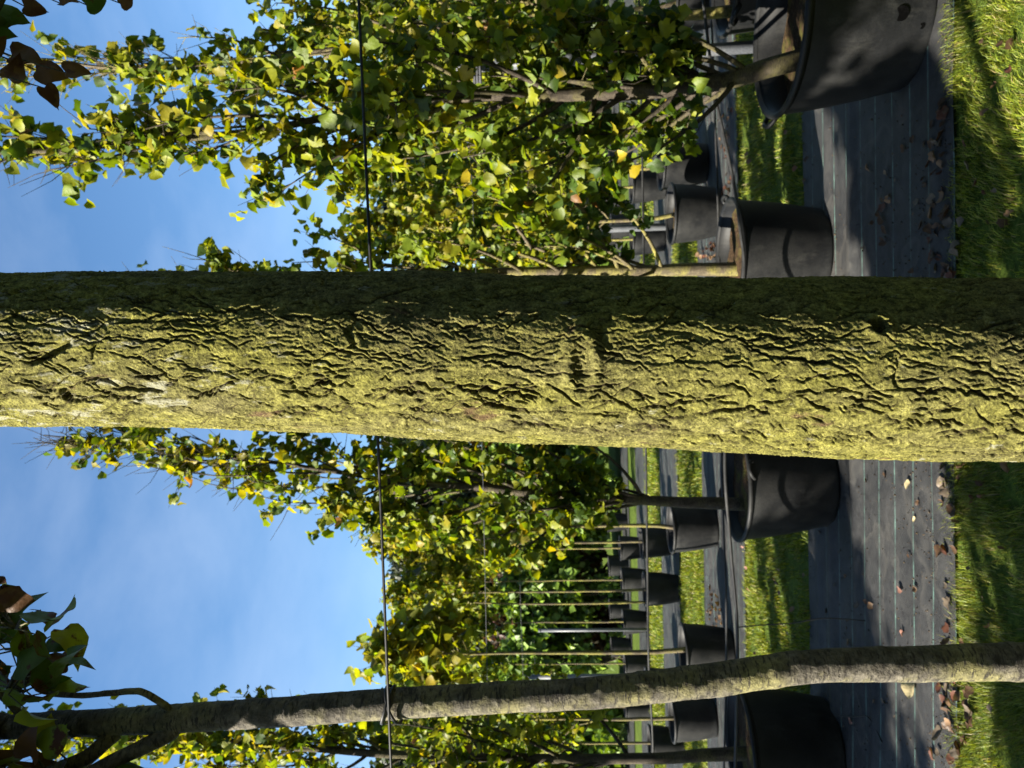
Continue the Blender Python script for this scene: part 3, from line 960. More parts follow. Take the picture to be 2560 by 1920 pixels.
tlead = np.vstack([tl_s[::8], [tl_s[-1] + np.array([-.02 * q, 0, .45 * q]) for q in range(1, 5)]])
trad = np.concatenate([tr_s[::8], [0.02, 0.015, 0.01, 0.005]])
v, f = tube(tlead[len(tl_s[::8]) - 1:] - thin_base, trad[len(tl_s[::8]) - 1:], 8)
obj_np('leader', v, f, M['bark_thin'], thin_tree)
crown_only(thin_tree, thin_base, tlead, trad, [(2.4, 0.2), (2.9, 0.55), (3.6, 0.6), (4.8, 0.2)], 2.68, 4.5, 16, 8, 5, 0.10, {'deep': 4, 'green': 3, 'brown': 2}, 8, M['bark_thin'], 'ovate', M['near_leaf'])
# unseen foliage added further out on the two left limbs to shade the upper stem
r_ = np.random.default_rng(31)
lp = np.vstack([limb1[12:], limb2[12:]])
pos1 = lp[r_.integers(0, len(lp), 140)] + r_.normal(0, 0.08, (140, 3)) + np.array([-0.08, 0.0, 0.02])
e0, e1 = np.array([limb1[-1], limb2[-1]])
outer = lerp_path(np.array([e0, e0 + [-.16, .03, .10], e0 + [-.32, .06, .25], e0 + [-.42, .06, .5]]), 20)
v, f = tube(outer - thin_base, np.linspace(.008, .003, 20), 6)
obj_np('branch', v, f, M['bark_thin'], thin_tree)
k_ = r_.integers(0, 20, 300)
pos = np.vstack([pos1, outer[k_] + r_.normal(0, 0.11, (300, 3))])
pu = np.array([project(p)[0] for p in pos])
pos = pos[pu < -14]
ow = r_.normal(0, 1, (len(pos), 3))
v, f, c = leaf_mesh(pos - thin_base, leaf_frames(r_, ow, np.array([0, 0, .8])), 0.09 * r_.uniform(.7, 1.2, len(pos)), r_.integers(0, 6, len(pos)),
                    np.array([TINTS[k] for k in pick_tints(r_, len(pos), {'deep': 3, 'green': 3, 'brown': 2})]), 'ovate', 1)
o = obj_np('foliage', v, f, M['near_leaf'], thin_tree, True, c); o['kind'] = 'stuff'

# ------------------------------------------------------------------ pots
def lathe(profile, n, wob=0.0, seed=0):
    pr = np.array(profile, float)
    ang = np.linspace(0, 2 * math.pi, n, endpoint=False)
    w = 1 + wob * np.sin(2 * ang + seed) + wob * 0.6 * np.sin(3 * ang + seed * 2.1)
    v = np.stack([pr[:, 0][:, None] * (np.cos(ang) * w)[None], pr[:, 0][:, None] * (np.sin(ang) * w)[None], np.repeat(pr[:, 1][:, None], n, 1)], -1).reshape(-1, 3)
    m = len(pr)
    i = np.arange(m - 1)[:, None] * n + np.arange(n)[None]; j = np.arange(m - 1)[:, None] * n + (np.arange(n)[None] + 1) % n
    return v, np.stack([i, j, j + n, i + n], -1).reshape(-1, 4)


def make_pot(label, loc, rt, h, group, n=56, seed=0, lug=None, soil_drop=0.07, holes=False, mark=False):
    rb = rt * 0.78
    t = thing('plant_pot', label, 'plant pot', loc, group)
    w = 0.010
    wall = [(0.001, 0.006), (rb * 0.9, 0.004), (rb, 0.0), (rb + 0.006, 0.012)]
    wall += [(rb + (rt - rb) * q + 0.010 * math.sin(math.pi * q), h * q) for q in np.linspace(0.06, 0.95, 9)]
    wall += [(rt - 0.004, h - 0.012), (rt - w - 0.004, h - 0.012), (rt - w - 0.012, h * 0.8), (rt - w - 0.030, h * 0.6), (rt - 0.06, h * 0.5)]
    v, f = lathe(wall, n, 0.010, seed)
    obj_np('wall', v, f, M['pot'], t)
    rim = [(rt - w - 0.006, h - 0.010)] + [(rt + 0.002 + 0.013 * math.cos(a), h - 0.008 + 0.014 * math.sin(a)) for a in np.linspace(2.6, -1.9, 9)] + [(rt - 0.003, h - 0.034), (rt - 0.006, h - 0.012)]
    v, f = lathe(rim, n, 0.010, seed)
    obj_np('rim', v, f, M['pot'], t)
    # soil, uneven and mounded towards the stem
    rs = np.linspace(0, rt - w - 0.008, 9); ns = 30
    ang = np.linspace(0, 2 * math.pi, ns, endpoint=False)
    Rr, A = np.meshgrid(rs, ang, indexing='ij')
    xx, yy = Rr * np.cos(A), Rr * np.sin(A)
    zz = h - soil_drop + 0.035 * (fbm(xx * 14 + seed, yy * 14, 3, 3) - 0.5) + 0.02 * np.exp(-(Rr / 0.12) ** 2)
    i = np.arange(8)[:, None] * ns + np.arange(ns)[None]; j = np.arange(8)[:, None] * ns + (np.arange(ns)[None] + 1) % ns
    obj_np('soil', np.stack([xx, yy, zz], -1).reshape(-1, 3), np.stack([i, i + ns, j + ns, j], -1).reshape(-1, 4), M['soil'], t)
    if lug is not None:
        for a in (lug, lug + math.pi):
            c = np.array([math.cos(a), math.sin(a), 0]); s = np.array([-math.sin(a), math.cos(a), 0])
            p = np.array([c * (rt + .005) - s * .05 + [0, 0, h - .03], c * (rt + .045) - s * .035 + [0, 0, h - .005], c * (rt + .05) + [0, 0, h + .004],
                          c * (rt + .045) + s * .035 + [0, 0, h - .005], c * (rt + .005) + s * .05 + [0, 0, h - .03]])
            v, f = tube(lerp_path(p, 14), 0.011, 8)
            obj_np('handle', v, f, M['pot'], t)
    if holes:
        for az_, zf, hr in ((math.radians(-112), 0.28, 0.030), (math.radians(-121), 0.10, 0.012)):
            # near-black discs on the wall paint the shade inside drain holes
            rr_ = rb + (rt - rb) * zf + 0.010 * math.sin(math.pi * zf)
            c = np.array([math.cos(az_), math.sin(az_), 0]); s = np.array([-math.sin(az_), math.cos(az_), 0]); u = np.array([0, 0, 1.0])
            an = np.linspace(0, 2 * math.pi, 20, endpoint=False)
            ring = lambda q, off: np.array([c * (rr_ + off) + hr * q * (math.cos(x) * s + math.sin(x) * u) + np.array([0, 0, h * zf]) for x in an])
            dk = np.vstack([ring(0.97, .003), [c * (rr_ + .002) + np.array([0, 0, h * zf])]])
            kk = np.arange(20)
            obj_np('hole_shade_disc', dk, np.stack([kk, (kk + 1) % 20, np.full(20, 20)], -1), M['hole_shade'], t)
    return t


def tree_in_row(ux, d, uy_base=None):
    return P(ux, 1385, d)[0], d


POT = {}


def pot_at(key, x, y, rt, h, label, group, **kw):
    POT[key] = (x, y, h)
    return make_pot(label, (x, y, 0.014), rt, h, group, **kw)


def XD(ux, d):
    return (ux - 960) / F_PX * d


pot_at('A', 1.565, 3.36, 0.385, 0.545, 'large black plant pot nearest the lit grass, cut by the picture edge', 'large pots of the front row', n=80, seed=1, holes=True, lug=2.6, soil_drop=.13)
pot_at('B', 0.72, 4.50, 0.335, 0.52, 'large black pot half lit by the sun with a carrying lug, beside the mossy trunk', 'large pots of the front row', seed=2, lug=math.radians(12))
pot_at('C', -0.63, 4.52, 0.345, 0.52, 'large black pot with faint light flecks, between mossy trunk and slim leaning tree', 'large pots of the front row', seed=3, lug=1.9)
pot_at('D', -2.24, 4.55, 0.36, 0.53, 'large black pot in full shade beyond the slim leaning tree', 'large pots of the front row', seed=4, lug=0.5)
pot_at('H', 2.30, 4.22, 0.350, 0.56, 'large black pot mostly hidden behind the nearest pot by the steel post', 'large pots of the front row', seed=5, lug=0.4)
g2 = 'middle row pots'
pot_at('F', XD(1490, 7.55), 7.55, 0.245, 0.45, 'shaded black pot of the second row below the dense foliage', g2, n=40, seed=6)
pot_at('G', XD(1368, 7.02), 7.02, 0.275, 0.45, 'sunlit black pot with bark mulch and a bright steel post behind', g2, n=40, seed=7)
pot_at('I', XD(1892, 6.6), 6.6, 0.26, 0.45, 'second row black pot at the picture edge behind the largest pot', g2, n=40, seed=8)
pot_at('J', XD(592, 7.6), 7.6, 0.245, 0.45, 'second row black pot with brown soil just behind the flecked large pot', g2, n=40, seed=9)
pot_at('K', XD(292, 7.05), 7.05, 0.235, 0.45, 'second row black pot with mossy mulch whose clear stem stands by the slim tree', g2, n=40, seed=10)
pot_at('L', XD(122, 7.9), 7.9, 0.235, 0.45, 'second row black pot behind the fully shaded large pot', g2, n=40, seed=12)
pot_at('L2', XD(1010, 7.3), 7.3, 0.25, 0.45, 'second row black pot hidden behind the mossy trunk', g2, n=40, seed=13)
g3 = 'back row pots'
back = [(443, 10.1, 'third row black pot holding two clear stems'), (560, 10.3, 'third row black pot under the yellow green crown'), (205, 10.2, 'third row black pot seen past the slim tree'),
        (60, 10.0, 'third row black pot behind the leafy tree at the picture corner'), (1310, 10.4, 'third row black pot close to the mossy trunk edge'), (1440, 10.2, 'third row black pot under dense foliage with pale stem'),
        (1600, 10.3, 'third row black pot behind hanging leaves'), (1790, 10.1, 'third row black pot behind the steel post')]
back4 = [(466, 13.7, 'fourth row black pot with a pale thin stem beside the double stems'), (362, 13.7, 'fourth row black pot with the palest thin stem'), (258, 13.6, 'fourth row black pot with a reddish lit stem'),
         (545, 13.9, 'fourth row black pot beneath the spreading yellow crown'), (150, 13.8, 'fourth row black pot far behind the slim tree'), (1345, 13.8, 'fourth row black pot far behind the mulched pot'), (1500, 13.9, 'fourth row black pot far back in the shade'), (1680, 13.8, 'fourth row black pot deep in the foliage')]
for q, (ux, d, lb) in enumerate(back):
    pot_at('r3_%d' % q, XD(ux, d), d, 0.225, 0.45, lb, g3, n=28, seed=20 + q)
back5 = [(200, 17.2), (300, 17.1), (395, 17.3), (500, 17.2), (610, 17.2), (1320, 17.3), (1420, 17.1), (1560, 17.2)]
for q, (ux, d) in enumerate(back5):
    pot_at('r5_%d' % q, XD(ux, d), d, 0.225, 0.45, 'small looking black pot in the farthest row before the hedge', 'farthest row pots', n=18, seed=60 + q)
for q, (ux, d, lb) in enumerate(back4):
    pot_at('r4_%d' % q, XD(ux, d), d, 0.225, 0.45, lb, g3, n=24, seed=40 + q)

# ------------------------------------------------------------------ leafy trees in the pots
GREENS = {'green': 6, 'deep': 2.5, 'lime': 4.5, 'yellow': 0.35, 'orange': 0.08}


def leader_px(pts, d, z0, dd=None):
    out = []
    for k, (a, b) in enumerate(pts):
        out.append(P(a, b, d if dd is None else dd[k]))
    out = np.array(out)
    return out


def rooted(pts, key):
    x, y, h = POT[key]
    pts = np.array(pts)
    d = pts[0] - pts[1]; d /= -d[2]
    return np.vstack([pts[0] + d * (pts[0][2] - (h - 0.16)), pts])


front = 'leafy potted trees of the front row'
make_tree('potted_tree', 'tall leafy tree with a mossy leaning stem in the nearest big pot', front,
          rooted(leader_px([(1752, 1930), (1715, 1800), (1690, 1600), (1682, 1400), (1677, 1190), (1650, 925), (1596, 650), (1552, 230), (1535, 0), (1520, -250), (1515, -450)], 3.36, .5), 'A'),
          [0.050, 0.044, 0.036, 0.028, 0.022, 0.016, 0.011, 0.006, 0.003],
          [(.7, .34), (.95, .46), (1.25, .54), (1.7, .58), (2.2, .52), (2.7, .32), (3.1, .24), (3.6, .18), (4.2, .09), (5.0, .05)], 0.66, 4.75, 66, 11, 8, 0.061, GREENS, 101, M['bark_dark'],
          singles=290, split_branches=True, top_yellow=0.3, bare=0.42, lod=1, skew=1.5, low_deep=.45)
make_tree('potted_tree', 'leafy tree with a slender upright tip at the picture edge, behind the nearest potted tree', front,
          rooted(leader_px([(1885, 1760), (1862, 1500), (1815, 1000), (1765, 600), (1748, 300), (1770, 130), (1768, 0), (1775, -300)], 4.22, .5), 'H'),
          [0.04, 0.03, 0.024, 0.018, 0.012, 0.008, 0.006, 0.003],
          [(1.0, .3), (1.5, .6), (2.2, .62), (2.8, .46), (3.2, .22), (4.0, .10), (4.8, .08), (5.4, .04)], 0.9, 5.2, 50, 11, 7, 0.059, GREENS, 102, M['bark_young'], singles=220, split_branches=True, top_yellow=0.4, bare=0.42, lod=1, skew=1.4, low_deep=.5)
make_tree('potted_tree', 'leafy tree with a sunlit yellow stem rising right behind the mossy trunk', front,
          rooted(leader_px([(1246, 1750), (1243, 1600), (1236, 1200), (1200, 800), (1180, 400), (1172, 260)], 4.50, .5), 'B'),
          [0.045, 0.04, 0.033, 0.024, 0.014, 0.004],
          [(1.1, .3), (1.4, .62), (2.0, .80), (2.5, .74), (2.9, .42), (3.4, .36), (3.8, .18), (4.3, .06)], 0.92, 4.0, 62, 11, 8, 0.061, GREENS, 103, M['bark_young'], singles=260, split_branches=True, top_yellow=0.3, bare=0.32, lod=1, skew=1.35, low_deep=.5)
make_tree('potted_tree', 'leafy tree with a forked grey stem and tapering crown next to the open sky', front,
          rooted(leader_px([(664, 1740), (668, 1640), (690, 1300), (705, 1180), (716, 1000), (760, 700), (810, 350), (834, 110)], 4.52, .5), 'C'),
          [0.042, 0.036, 0.03, 0.026, 0.02, 0.013, 0.008, 0.003],
          [(1.1, .2), (1.4, .42), (2.0, .47), (2.6, .42), (3.0, .32), (3.5, .27), (4.0, .16), (4.7, .05)], 0.98, 4.4, 58, 11, 8, 0.060, GREENS, 104, M['bark_dark'], singles=290, split_branches=True, top_yellow=0.35, bare=0.36, lod=1, skew=1.25, low_deep=.3)
make_tree('potted_tree', 'leafy tree with a dark stem beyond the slim leaning tree at the picture corner', front,
          rooted(leader_px([(32, 1760), (24, 1600), (26, 1200), (40, 900), (62, 600), (80, 300), (88, 0), (95, -200)], 4.55, .5), 'D'),
          [0.045, 0.036, 0.028, 0.022, 0.016, 0.01, 0.004],
          [(1.1, .3), (1.5, .5), (2.2, .5), (2.8, .38), (3.4, .32), (4.2, .22), (5.2, .05)], 1.15, 5.1, 48, 11, 7, 0.060, GREENS, 105, M['bark_dark'], singles=200, split_branches=True, top_yellow=0.45, bare=0.22, lod=1)

mid = 'potted trees of the rows behind'


def row_tree(key, label, ux, d, z_lo, z_hi, rmax, leaf, n_br, tw, per, seed, weights, shape='bush', rad=0.022, lean=0.0, kind='lobed', bk='bark_young'):
    x, y, h = POT[key]
    xs = XD(ux, d)
    lead = [[x, y, h - 0.05], [xs, y, h + 0.3], [xs + lean * 0.5, y, (h + z_hi) / 2], [xs + lean, y, z_hi + 0.25]]
    zm = z_lo + 0.35 * (z_hi - z_lo)
    env = [(z_lo, rmax * .5), (zm, rmax), (z_lo + .65 * (z_hi - z_lo), rmax * .75), (z_hi + .3, .05)]
    return make_tree('potted_tree', label, mid, np.array(lead), [rad, rad * .9, rad * .6, 0.004], env, z_lo, z_hi, n_br, tw, per, leaf, weights, seed, M[bk], kind=kind, lod=1, trunk_n=8, top_yellow=0.2, rise=(0.25, 0.6))


WY = {'lime': 5, 'gold': 2, 'green': 4, 'yellow': .6, 'pale': .6}
WG = {'green': 5, 'lime': 4, 'gold': .8, 'deep': 2}
row_tree('F', 'leafy tree on the shaded second row pot', 1482, 7.55, 1.0, 3.5, .62, .075, 36, 9, 5, 201, WG)
row_tree('G', 'leafy tree with yellow lit stem on the mulched second row pot', 1358, 7.02, 1.0, 3.4, .58, .075, 36, 9, 5, 202, WY)
row_tree('I', 'leafy tree on the second row pot at the picture edge', 1880, 6.6, 1.0, 3.6, .6, .075, 34, 9, 5, 203, WG)
row_tree('J', 'leafy tree behind the forked grey stem', 600, 7.6, 1.3, 3.4, .52, .075, 34, 9, 5, 204, WY)
row_tree('K', 'clear stemmed tree with drooping yellow leaves right beside the slim tree', 286, 7.05, 2.35, 3.25, .52, .13, 22, 7, 4, 205, {'lime': 4, 'yellow': 1.2, 'gold': 2, 'green': 3, 'pale': 2}, rad=0.026, kind='ovate')
row_tree('L', 'leafy tree on the second row behind the corner tree', 120, 7.9, 1.15, 3.6, .6, .075, 36, 9, 5, 206, WG)
row_tree('L2', 'leafy tree of the second row hidden by the mossy trunk', 1010, 7.3, 1.3, 3.4, .55, .085, 26, 8, 5, 207, WG)
lo3 = [2.5, 2.1, 2.3, 1.3, 1.3, 1.3, 1.2, 1.2]
names3 = ['double stemmed tree with a yellow crown above clear stems', 'third row tree with a yellowing crown beside the open gap', 'third row clear stemmed tree with loose crown past the slim tree', 'third row leafy tree by the picture corner',
          'third row leafy tree next to the mossy trunk edge', 'third row leafy tree above a pale stem', 'third row leafy tree deep behind hanging leaves', 'third row leafy tree behind the steel post']
for q, (ux, d, lb) in enumerate(back):
    row_tree('r3_%d' % q, names3[q], ux - (4 if q == 0 else 0), d, lo3[q], 3.75 if q < 3 else 3.6, .62, .082, 30, 8, 5, 220 + q, WY if q in (0, 1, 4) else WG, rad=0.02)
x, y, h = POT['r3_0']
v, f = tube(lerp_path(np.array([[XD(410, 10.1), y, h - .05], [XD(408, 10.1), y, 1.5], [XD(412, 10.1), y, 2.6], [XD(425, 10.1), y, 3.2]]), 14), np.linspace(.018, .008, 14), 8)
ob = [o for o in bpy.data.objects if o.get('label') == names3[0]][0]
obj_np('second_stem', v - np.array(ob.location), f, M['bark_young'], ob)
names4 = ['pale thin stemmed tree beside the double stemmed one', 'tree with the palest straight stem in the gap', 'tree with a reddish lit stem close to the slim tree', 'far row tree with clear stem under the yellow crown',
          'far row tree behind the slim tree', 'far row tree behind the mulched pot', 'far row tree in the shade', 'far row tree deep in the foliage']
for q, (ux, d, lb) in enumerate(back4):
    row_tree('r4_%d' % q, names4[q], ux, d, 2.5 if q < 5 else 1.5, 3.9, .55, .10, 24, 7, 5, 240 + q, WG, rad=0.02)

# ------------------------------------------------------------------ trees of the same rows left of the view (they cast the shade on grass and cloth)
offs = 'trees standing outside the view'
OFF = [(-4.6, 1.25, 3.3, 4.3, 0.6, 34), (-7.9, 1.3, 3.5, 4.7, 0.65, 36), (-4.0, 1.0, 1.9, 3.7, 0.68, 36), (-2.75, 1.1, 3.1, 4.6, 0.5, 26), (-5.4, 0.8, 1.8, 2.6, 0.6, 26), (-7.5, 1.65, 4.1, 5.6, 0.8, 44), (-9.5, 1.65, 4.0, 5.8, 0.9, 44), (-4.2, 4.6, 1.2, 3.4, 0.4, 16), (-7.5, 7.8, 1.3, 3.8, .6, 20)]
ORD = ['first', 'second', 'third', 'fourth', 'fifth', 'sixth', 'seventh', 'eighth', 'ninth', 'tenth', 'eleventh', 'twelfth', 'thirteenth', 'fourteenth']
for q, (x, y, zl, zh, rm, nb) in enumerate(OFF):
    lead = np.array([[x, y, 0.0], [x + .02, y, 1.5], [x + .05, y, 3.5], [x, y, zh + .3]])
    env = [(zl, rm * .5), (zl + .3 * (zh - zl), rm), (zl + .7 * (zh - zl), rm * .8), (zh + .3, .1)]
    make_tree('row_tree', ORD[q] + ' leafy tree outside the view on the sunny side', offs, lead, [.06, .05, .03, .006], env, zl, zh, nb, 9, 6, 0.12, WG, 300 + q, M['bark_dark'], lod=2)

# ------------------------------------------------------------------ far planting
far_m = leaf_material('far_foliage', 0.3)


def far_tree(label, x, y, z_lo, z_hi, rx, n, leaf, cols, seed, shape, trunk_r=0.12, group='trees of the far planting'):
    r = np.random.default_rng(seed)
    t = thing('far_tree', label, 'tree', (x, y, 0), group)
    v, f = tube(np.array([[0, 0, -.02], [.05, 0, z_lo], [0, .05, (z_lo + z_hi) / 2], [0, 0, z_hi * .95]]), [trunk_r, trunk_r * .8, trunk_r * .5, .02], 8)
    obj_np('trunk', v, f, M['bark_dark'], t)
    nc = 46
    u = r.random(nc) ** 0.8
    cz = z_lo + (z_hi - z_lo) * u
    prof = (1 - u) ** 0.8 if shape == 'cone' else np.sqrt(np.clip(1 - (2 * u - 0.9) ** 2, 0.08, 1))
    ca = r.uniform(0, 2 * math.pi, nc); cr_ = rx * prof * np.sqrt(r.random(nc))
    cen = np.stack([cr_ * np.cos(ca), cr_ * np.sin(ca), cz], -1)
    bb = Batch()
    for c in cen[:26]:
        bb.add(*tube(np.array([[0, 0, max(z_lo * .9, c[2] - .7)], c * [.5, .5, 1] - [0, 0, .15], c]), [.03, .02, .008], 4, False))
    bb.build('branches', M['bark_dark'], t)
    k = r.integers(0, nc, n)
    pos = cen[k] + r.normal(0, 1, (n, 3)) * rx * np.array([.16, .16, .13])
    ow = pos / (np.linalg.norm(pos, axis=1, keepdims=True) + 1e-6)
    ow[:, 2] = 0
    tn = np.array(cols)[r.integers(0, len(cols), n)] * r.uniform(.7, 1.3, (n, 1)) * r.uniform(.75, 1.25, nc)[k][:, None]
    v, f, c = leaf_mesh(pos, leaf_frames(r, ow + 1e-3, np.array([0, 0, .7])), leaf * r.uniform(.6, 1.3, n), r.integers(0, 6, n), tn, 'ovate', 2)
    o = obj_np('crown', v, f, far_m, t, True, c); o['kind'] = 'stuff'


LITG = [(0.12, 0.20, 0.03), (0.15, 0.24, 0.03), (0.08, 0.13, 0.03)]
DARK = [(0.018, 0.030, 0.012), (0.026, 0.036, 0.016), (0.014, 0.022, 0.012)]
PLUM = [(0.07, 0.03, 0.025), (0.10, 0.055, 0.03), (0.04, 0.03, 0.02)]
for q, (ux, d) in enumerate([(-60, 19), (60, 18.5), (170, 19.5), (270, 18.5), (350, 20.5), (430, 19), (520, 20.3), (600, 19), (700, 18.6), (840, 19), (1040, 19), (1260, 18.7), (1400, 19.4), (1540, 18.6), (1700, 19.3), (1850, 18.8), (1990, 19)]):
    plum = q in (4, 6)
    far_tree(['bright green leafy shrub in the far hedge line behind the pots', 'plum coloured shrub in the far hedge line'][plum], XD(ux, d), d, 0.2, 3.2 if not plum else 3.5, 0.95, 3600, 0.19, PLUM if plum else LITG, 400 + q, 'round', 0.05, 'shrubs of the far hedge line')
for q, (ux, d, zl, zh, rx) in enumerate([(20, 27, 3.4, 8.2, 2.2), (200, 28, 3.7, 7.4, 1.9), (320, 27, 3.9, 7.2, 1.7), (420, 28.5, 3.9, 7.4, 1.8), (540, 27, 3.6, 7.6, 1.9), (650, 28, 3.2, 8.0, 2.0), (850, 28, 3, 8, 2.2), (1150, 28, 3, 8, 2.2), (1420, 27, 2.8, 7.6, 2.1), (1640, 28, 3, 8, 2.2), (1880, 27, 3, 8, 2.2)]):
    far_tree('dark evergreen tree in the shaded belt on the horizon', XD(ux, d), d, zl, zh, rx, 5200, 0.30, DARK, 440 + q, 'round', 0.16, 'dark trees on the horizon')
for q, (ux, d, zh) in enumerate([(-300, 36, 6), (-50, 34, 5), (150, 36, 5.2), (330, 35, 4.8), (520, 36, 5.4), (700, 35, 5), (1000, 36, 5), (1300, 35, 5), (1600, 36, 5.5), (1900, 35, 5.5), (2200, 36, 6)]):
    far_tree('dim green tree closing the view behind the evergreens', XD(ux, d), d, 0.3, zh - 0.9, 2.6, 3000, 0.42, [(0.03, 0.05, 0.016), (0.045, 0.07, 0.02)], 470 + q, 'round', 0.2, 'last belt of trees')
# unseen trees on the sunless side and behind the viewer, added to cut skylight
for q, (x, y, zl, zh, rx) in enumerate([(2.6, 1.4, 0.7, 4.4, .8), (4.4, 1.2, 0.7, 4.6, .9), (6.4, 1.2, 0.6, 4.6, 1.0), (4.2, 3.9, .6, 4.4, .8), (5.8, 5.2, .6, 4.6, 1.0), (-4.8, -2.4, .7, 3.6, .9), (-2.6, -2.4, .7, 4.2, .9), (-0.6, -2.5, .7, 4.4, .9), (1.4, -2.4, .7, 4.6, .9), (3.4, -2.5, .7, 4.8, .9), (5.6, -2.4, .7, 4.8, 1.0), (2.4, -5.6, .7, 5.2, 1.2), (-1.6, -5.6, .7, 5.2, 1.2), (6.4, -5.6, .7, 5.4, 1.3)]):
    far_tree(ORD[q] + ' unseen bushy tree added behind or beside the viewer to cut skylight', x, y, zl, zh, rx, 2600, 0.15, [(0.05, 0.08, 0.014), (0.07, 0.10, 0.014)], 500 + q, 'round', 0.05, offs)

# ------------------------------------------------------------------ posts, wires, hoses
def post(label, p0, p1, r, strap_at=None):
    t = thing('steel_post', label, 'post', (p0[0], p0[1], p0[2]), 'galvanised row posts')
    b = np.array(p0)
    v, f = tube(np.array([p0, p0 + (np.array(p1) - p0) * .5, p1]) - b, [r, r, r], 12)
    obj_np('tube', v, f, M['steel'], t)
    top_ = np.array(p1) - b
    v, f = tube(np.array([top_ - [0, 0, .03], top_ + [0, 0, .012]]), [r * 1.12, r * 1.12], 12)
    obj_np('cap', v, f, M['steel'], t)
    if strap_at is not None:
        c = (np.array(p0) + (np.array(p1) - p0) * strap_at) - b
        a = np.linspace(0, 2 * math.pi, 30)
        lp = np.stack([c[0] - .055 + .10 * np.cos(a), c[1] - 0.0 + .045 * np.sin(a), np.full(30, c[2]) + 0.006 * np.sin(a)], -1)
        B = Batch()
        for dz in (-.016, 0, .016): B.add(*tube(lp + [0, 0, dz], .009, 6, False))
        B.build('strap', M['rubber'], t)
    return t


pa, pb = P(1806, 1930, 4.15), P(1752, 1146, 4.15)
gpa = pa + (pa - pb) / (pa[2] - pb[2]) * (0 - pa[2])
post('grey steel post with a rubber strap, standing in the leaves behind the nearest pot', gpa, pb, 0.034, 0.95)
post('bright steel post beside the yellow stem of the mulched pot', np.array([XD(1338, 7.35), 7.35, 0.0]), np.array([XD(1338, 7.35), 7.35, 2.1]), 0.036)
post('thin steel post in the gap between far stems', np.array([XD(342, 13.4), 13.4, 0.0]), np.array([XD(342, 13.4), 13.4, 2.0]), 0.03)
post('steel post just behind the slim tree', np.array([XD(226, 10.0), 10.0, 0.0]), np.array([XD(226, 10.0), 10.0, 2.1]), 0.034)


def line_obj(name, label, cat, pts, r, mat, n=40, seg=6, group=None):
    p = lerp_path(np.array(pts), n)
    v, f = tube(p, r, seg)
    return tag(obj_np(name, v, f, mat), label, cat, group)


w0, w1 = P(0, 978, 1.27), P(1920, 897, 1.19)
dv = w1 - w0
wz = np.array([0, 0, -0.012])
near_wire = line_obj('support_wire', 'black support wire stretched across the sky just behind the mossy trunk', 'wire', [w0 - dv * 2, w0 - dv, w0, w0 + dv * .5 + wz * .1, w1, w1 + dv, w1 + dv * 2], 0.0024, M['wire'], 60, 8, 'row support wires')
# the tie that holds the slim tree to it
tp = P(160, 985, D_THIN)
a = np.linspace(0, 2 * math.pi, 28)
B = Batch()
for dz, tl_ in ((0.0, .012), (.010, -.010)):
    B.add(*tube(np.stack([tp[0] + .030 * np.cos(a), tp[1] - .001 + .034 * np.sin(a), tp[2] + dz + tl_ * np.cos(a)], -1), .0028, 6, False))
v, fs = B.out()
tag(obj_np('tree_tie', v, fs, M['wire']), 'black tie looped round the slim tree at the support wire', 'tree tie')
for q, (d0, z) in enumerate([(4.30, 2.04), (7.5, 2.0), (10.6, 2.0)]):
    line_obj('support_wire', ['thin grey wire through the front row of potted trees', 'thin wire through the second row of trees', 'thin wire through the third row of trees'][q], 'wire',
             [[x, row_y(x, d0), z - 0.01 * math.cos(x * 1.3)] for x in np.linspace(-9 - q * 3, 9 + q * 3, 25)], 0.0018, M['rubber'], 80, 5, 'row support wires')
hose1 = [(-400, 1828), (0, 1838), (190, 1842), (355, 1843), (560, 1826), (780, 1812), (1000, 1832), (1226, 1860), (1350, 1850), (1464, 1834), (1590, 1808), (1690, 1787), (1920, 1758), (2300, 1720)]
line_obj('drip_hose', 'black irrigation hose sagging along the rims of the large pots', 'hose', [P(a, b, 3.93) for a, b in hose1], 0.0085, M['hose'], 120, 8, 'irrigation hoses')
line_obj('drip_hose', 'second black irrigation hose a little above the first, left of the mossy trunk', 'hose', [P(a, b, 4.75) for a, b in [(-400, 1800), (0, 1810), (350, 1816), (700, 1806), (1000, 1800), (1400, 1795), (2100, 1770)]], 0.007, M['hose'], 90, 8, 'irrigation hoses')
line_obj('drip_hose', 'black irrigation hose along the second row of pots', 'hose', [P(a, b, 6.75) for a, b in [(-600, 1640), (0, 1634), (260, 1622), (560, 1618), (1000, 1612), (1500, 1606), (2300, 1590)]], 0.0105, M['hose'], 90, 6, 'irrigation hoses')
dr1 = [P(352, 1845, 3.92), P(357, 1900, 3.9), P(362, 1980, 3.88), P(374, 2060, 3.84)]
dr1.append(G(368, 2162, 0.02))
line_obj('dripper_tube', 'thin black dripper tube hanging from the hose to the cloth', 'tube', dr1, 0.0032, M['hose'], 40, 6, 'dripper tubes')
line_obj('dripper_tube', 'thin black dripper tube lying on the shaded cloth by the corner pot', 'tube', [G(130, 2100, .03), G(128, 2140, .016), G(128, 2168, .016), G(95, 2190, .016), G(65, 2204, .016)], 0.0032, M['hose'], 40, 6, 'dripper tubes')

# ------------------------------------------------------------------ fallen leaves
DRY = {'tan': (0.135, 0.085, 0.055), 'umber': (0.055, 0.032, 0.020), 'russet': (0.075, 0.032, 0.022), 'cream': (0.40, 0.34, 0.22), 'pinkish': (0.17, 0.09, 0.078), 'grey': (0.10, 0.08, 0.066)}
TINTS.update({'dry_' + k: v for k, v in DRY.items()})


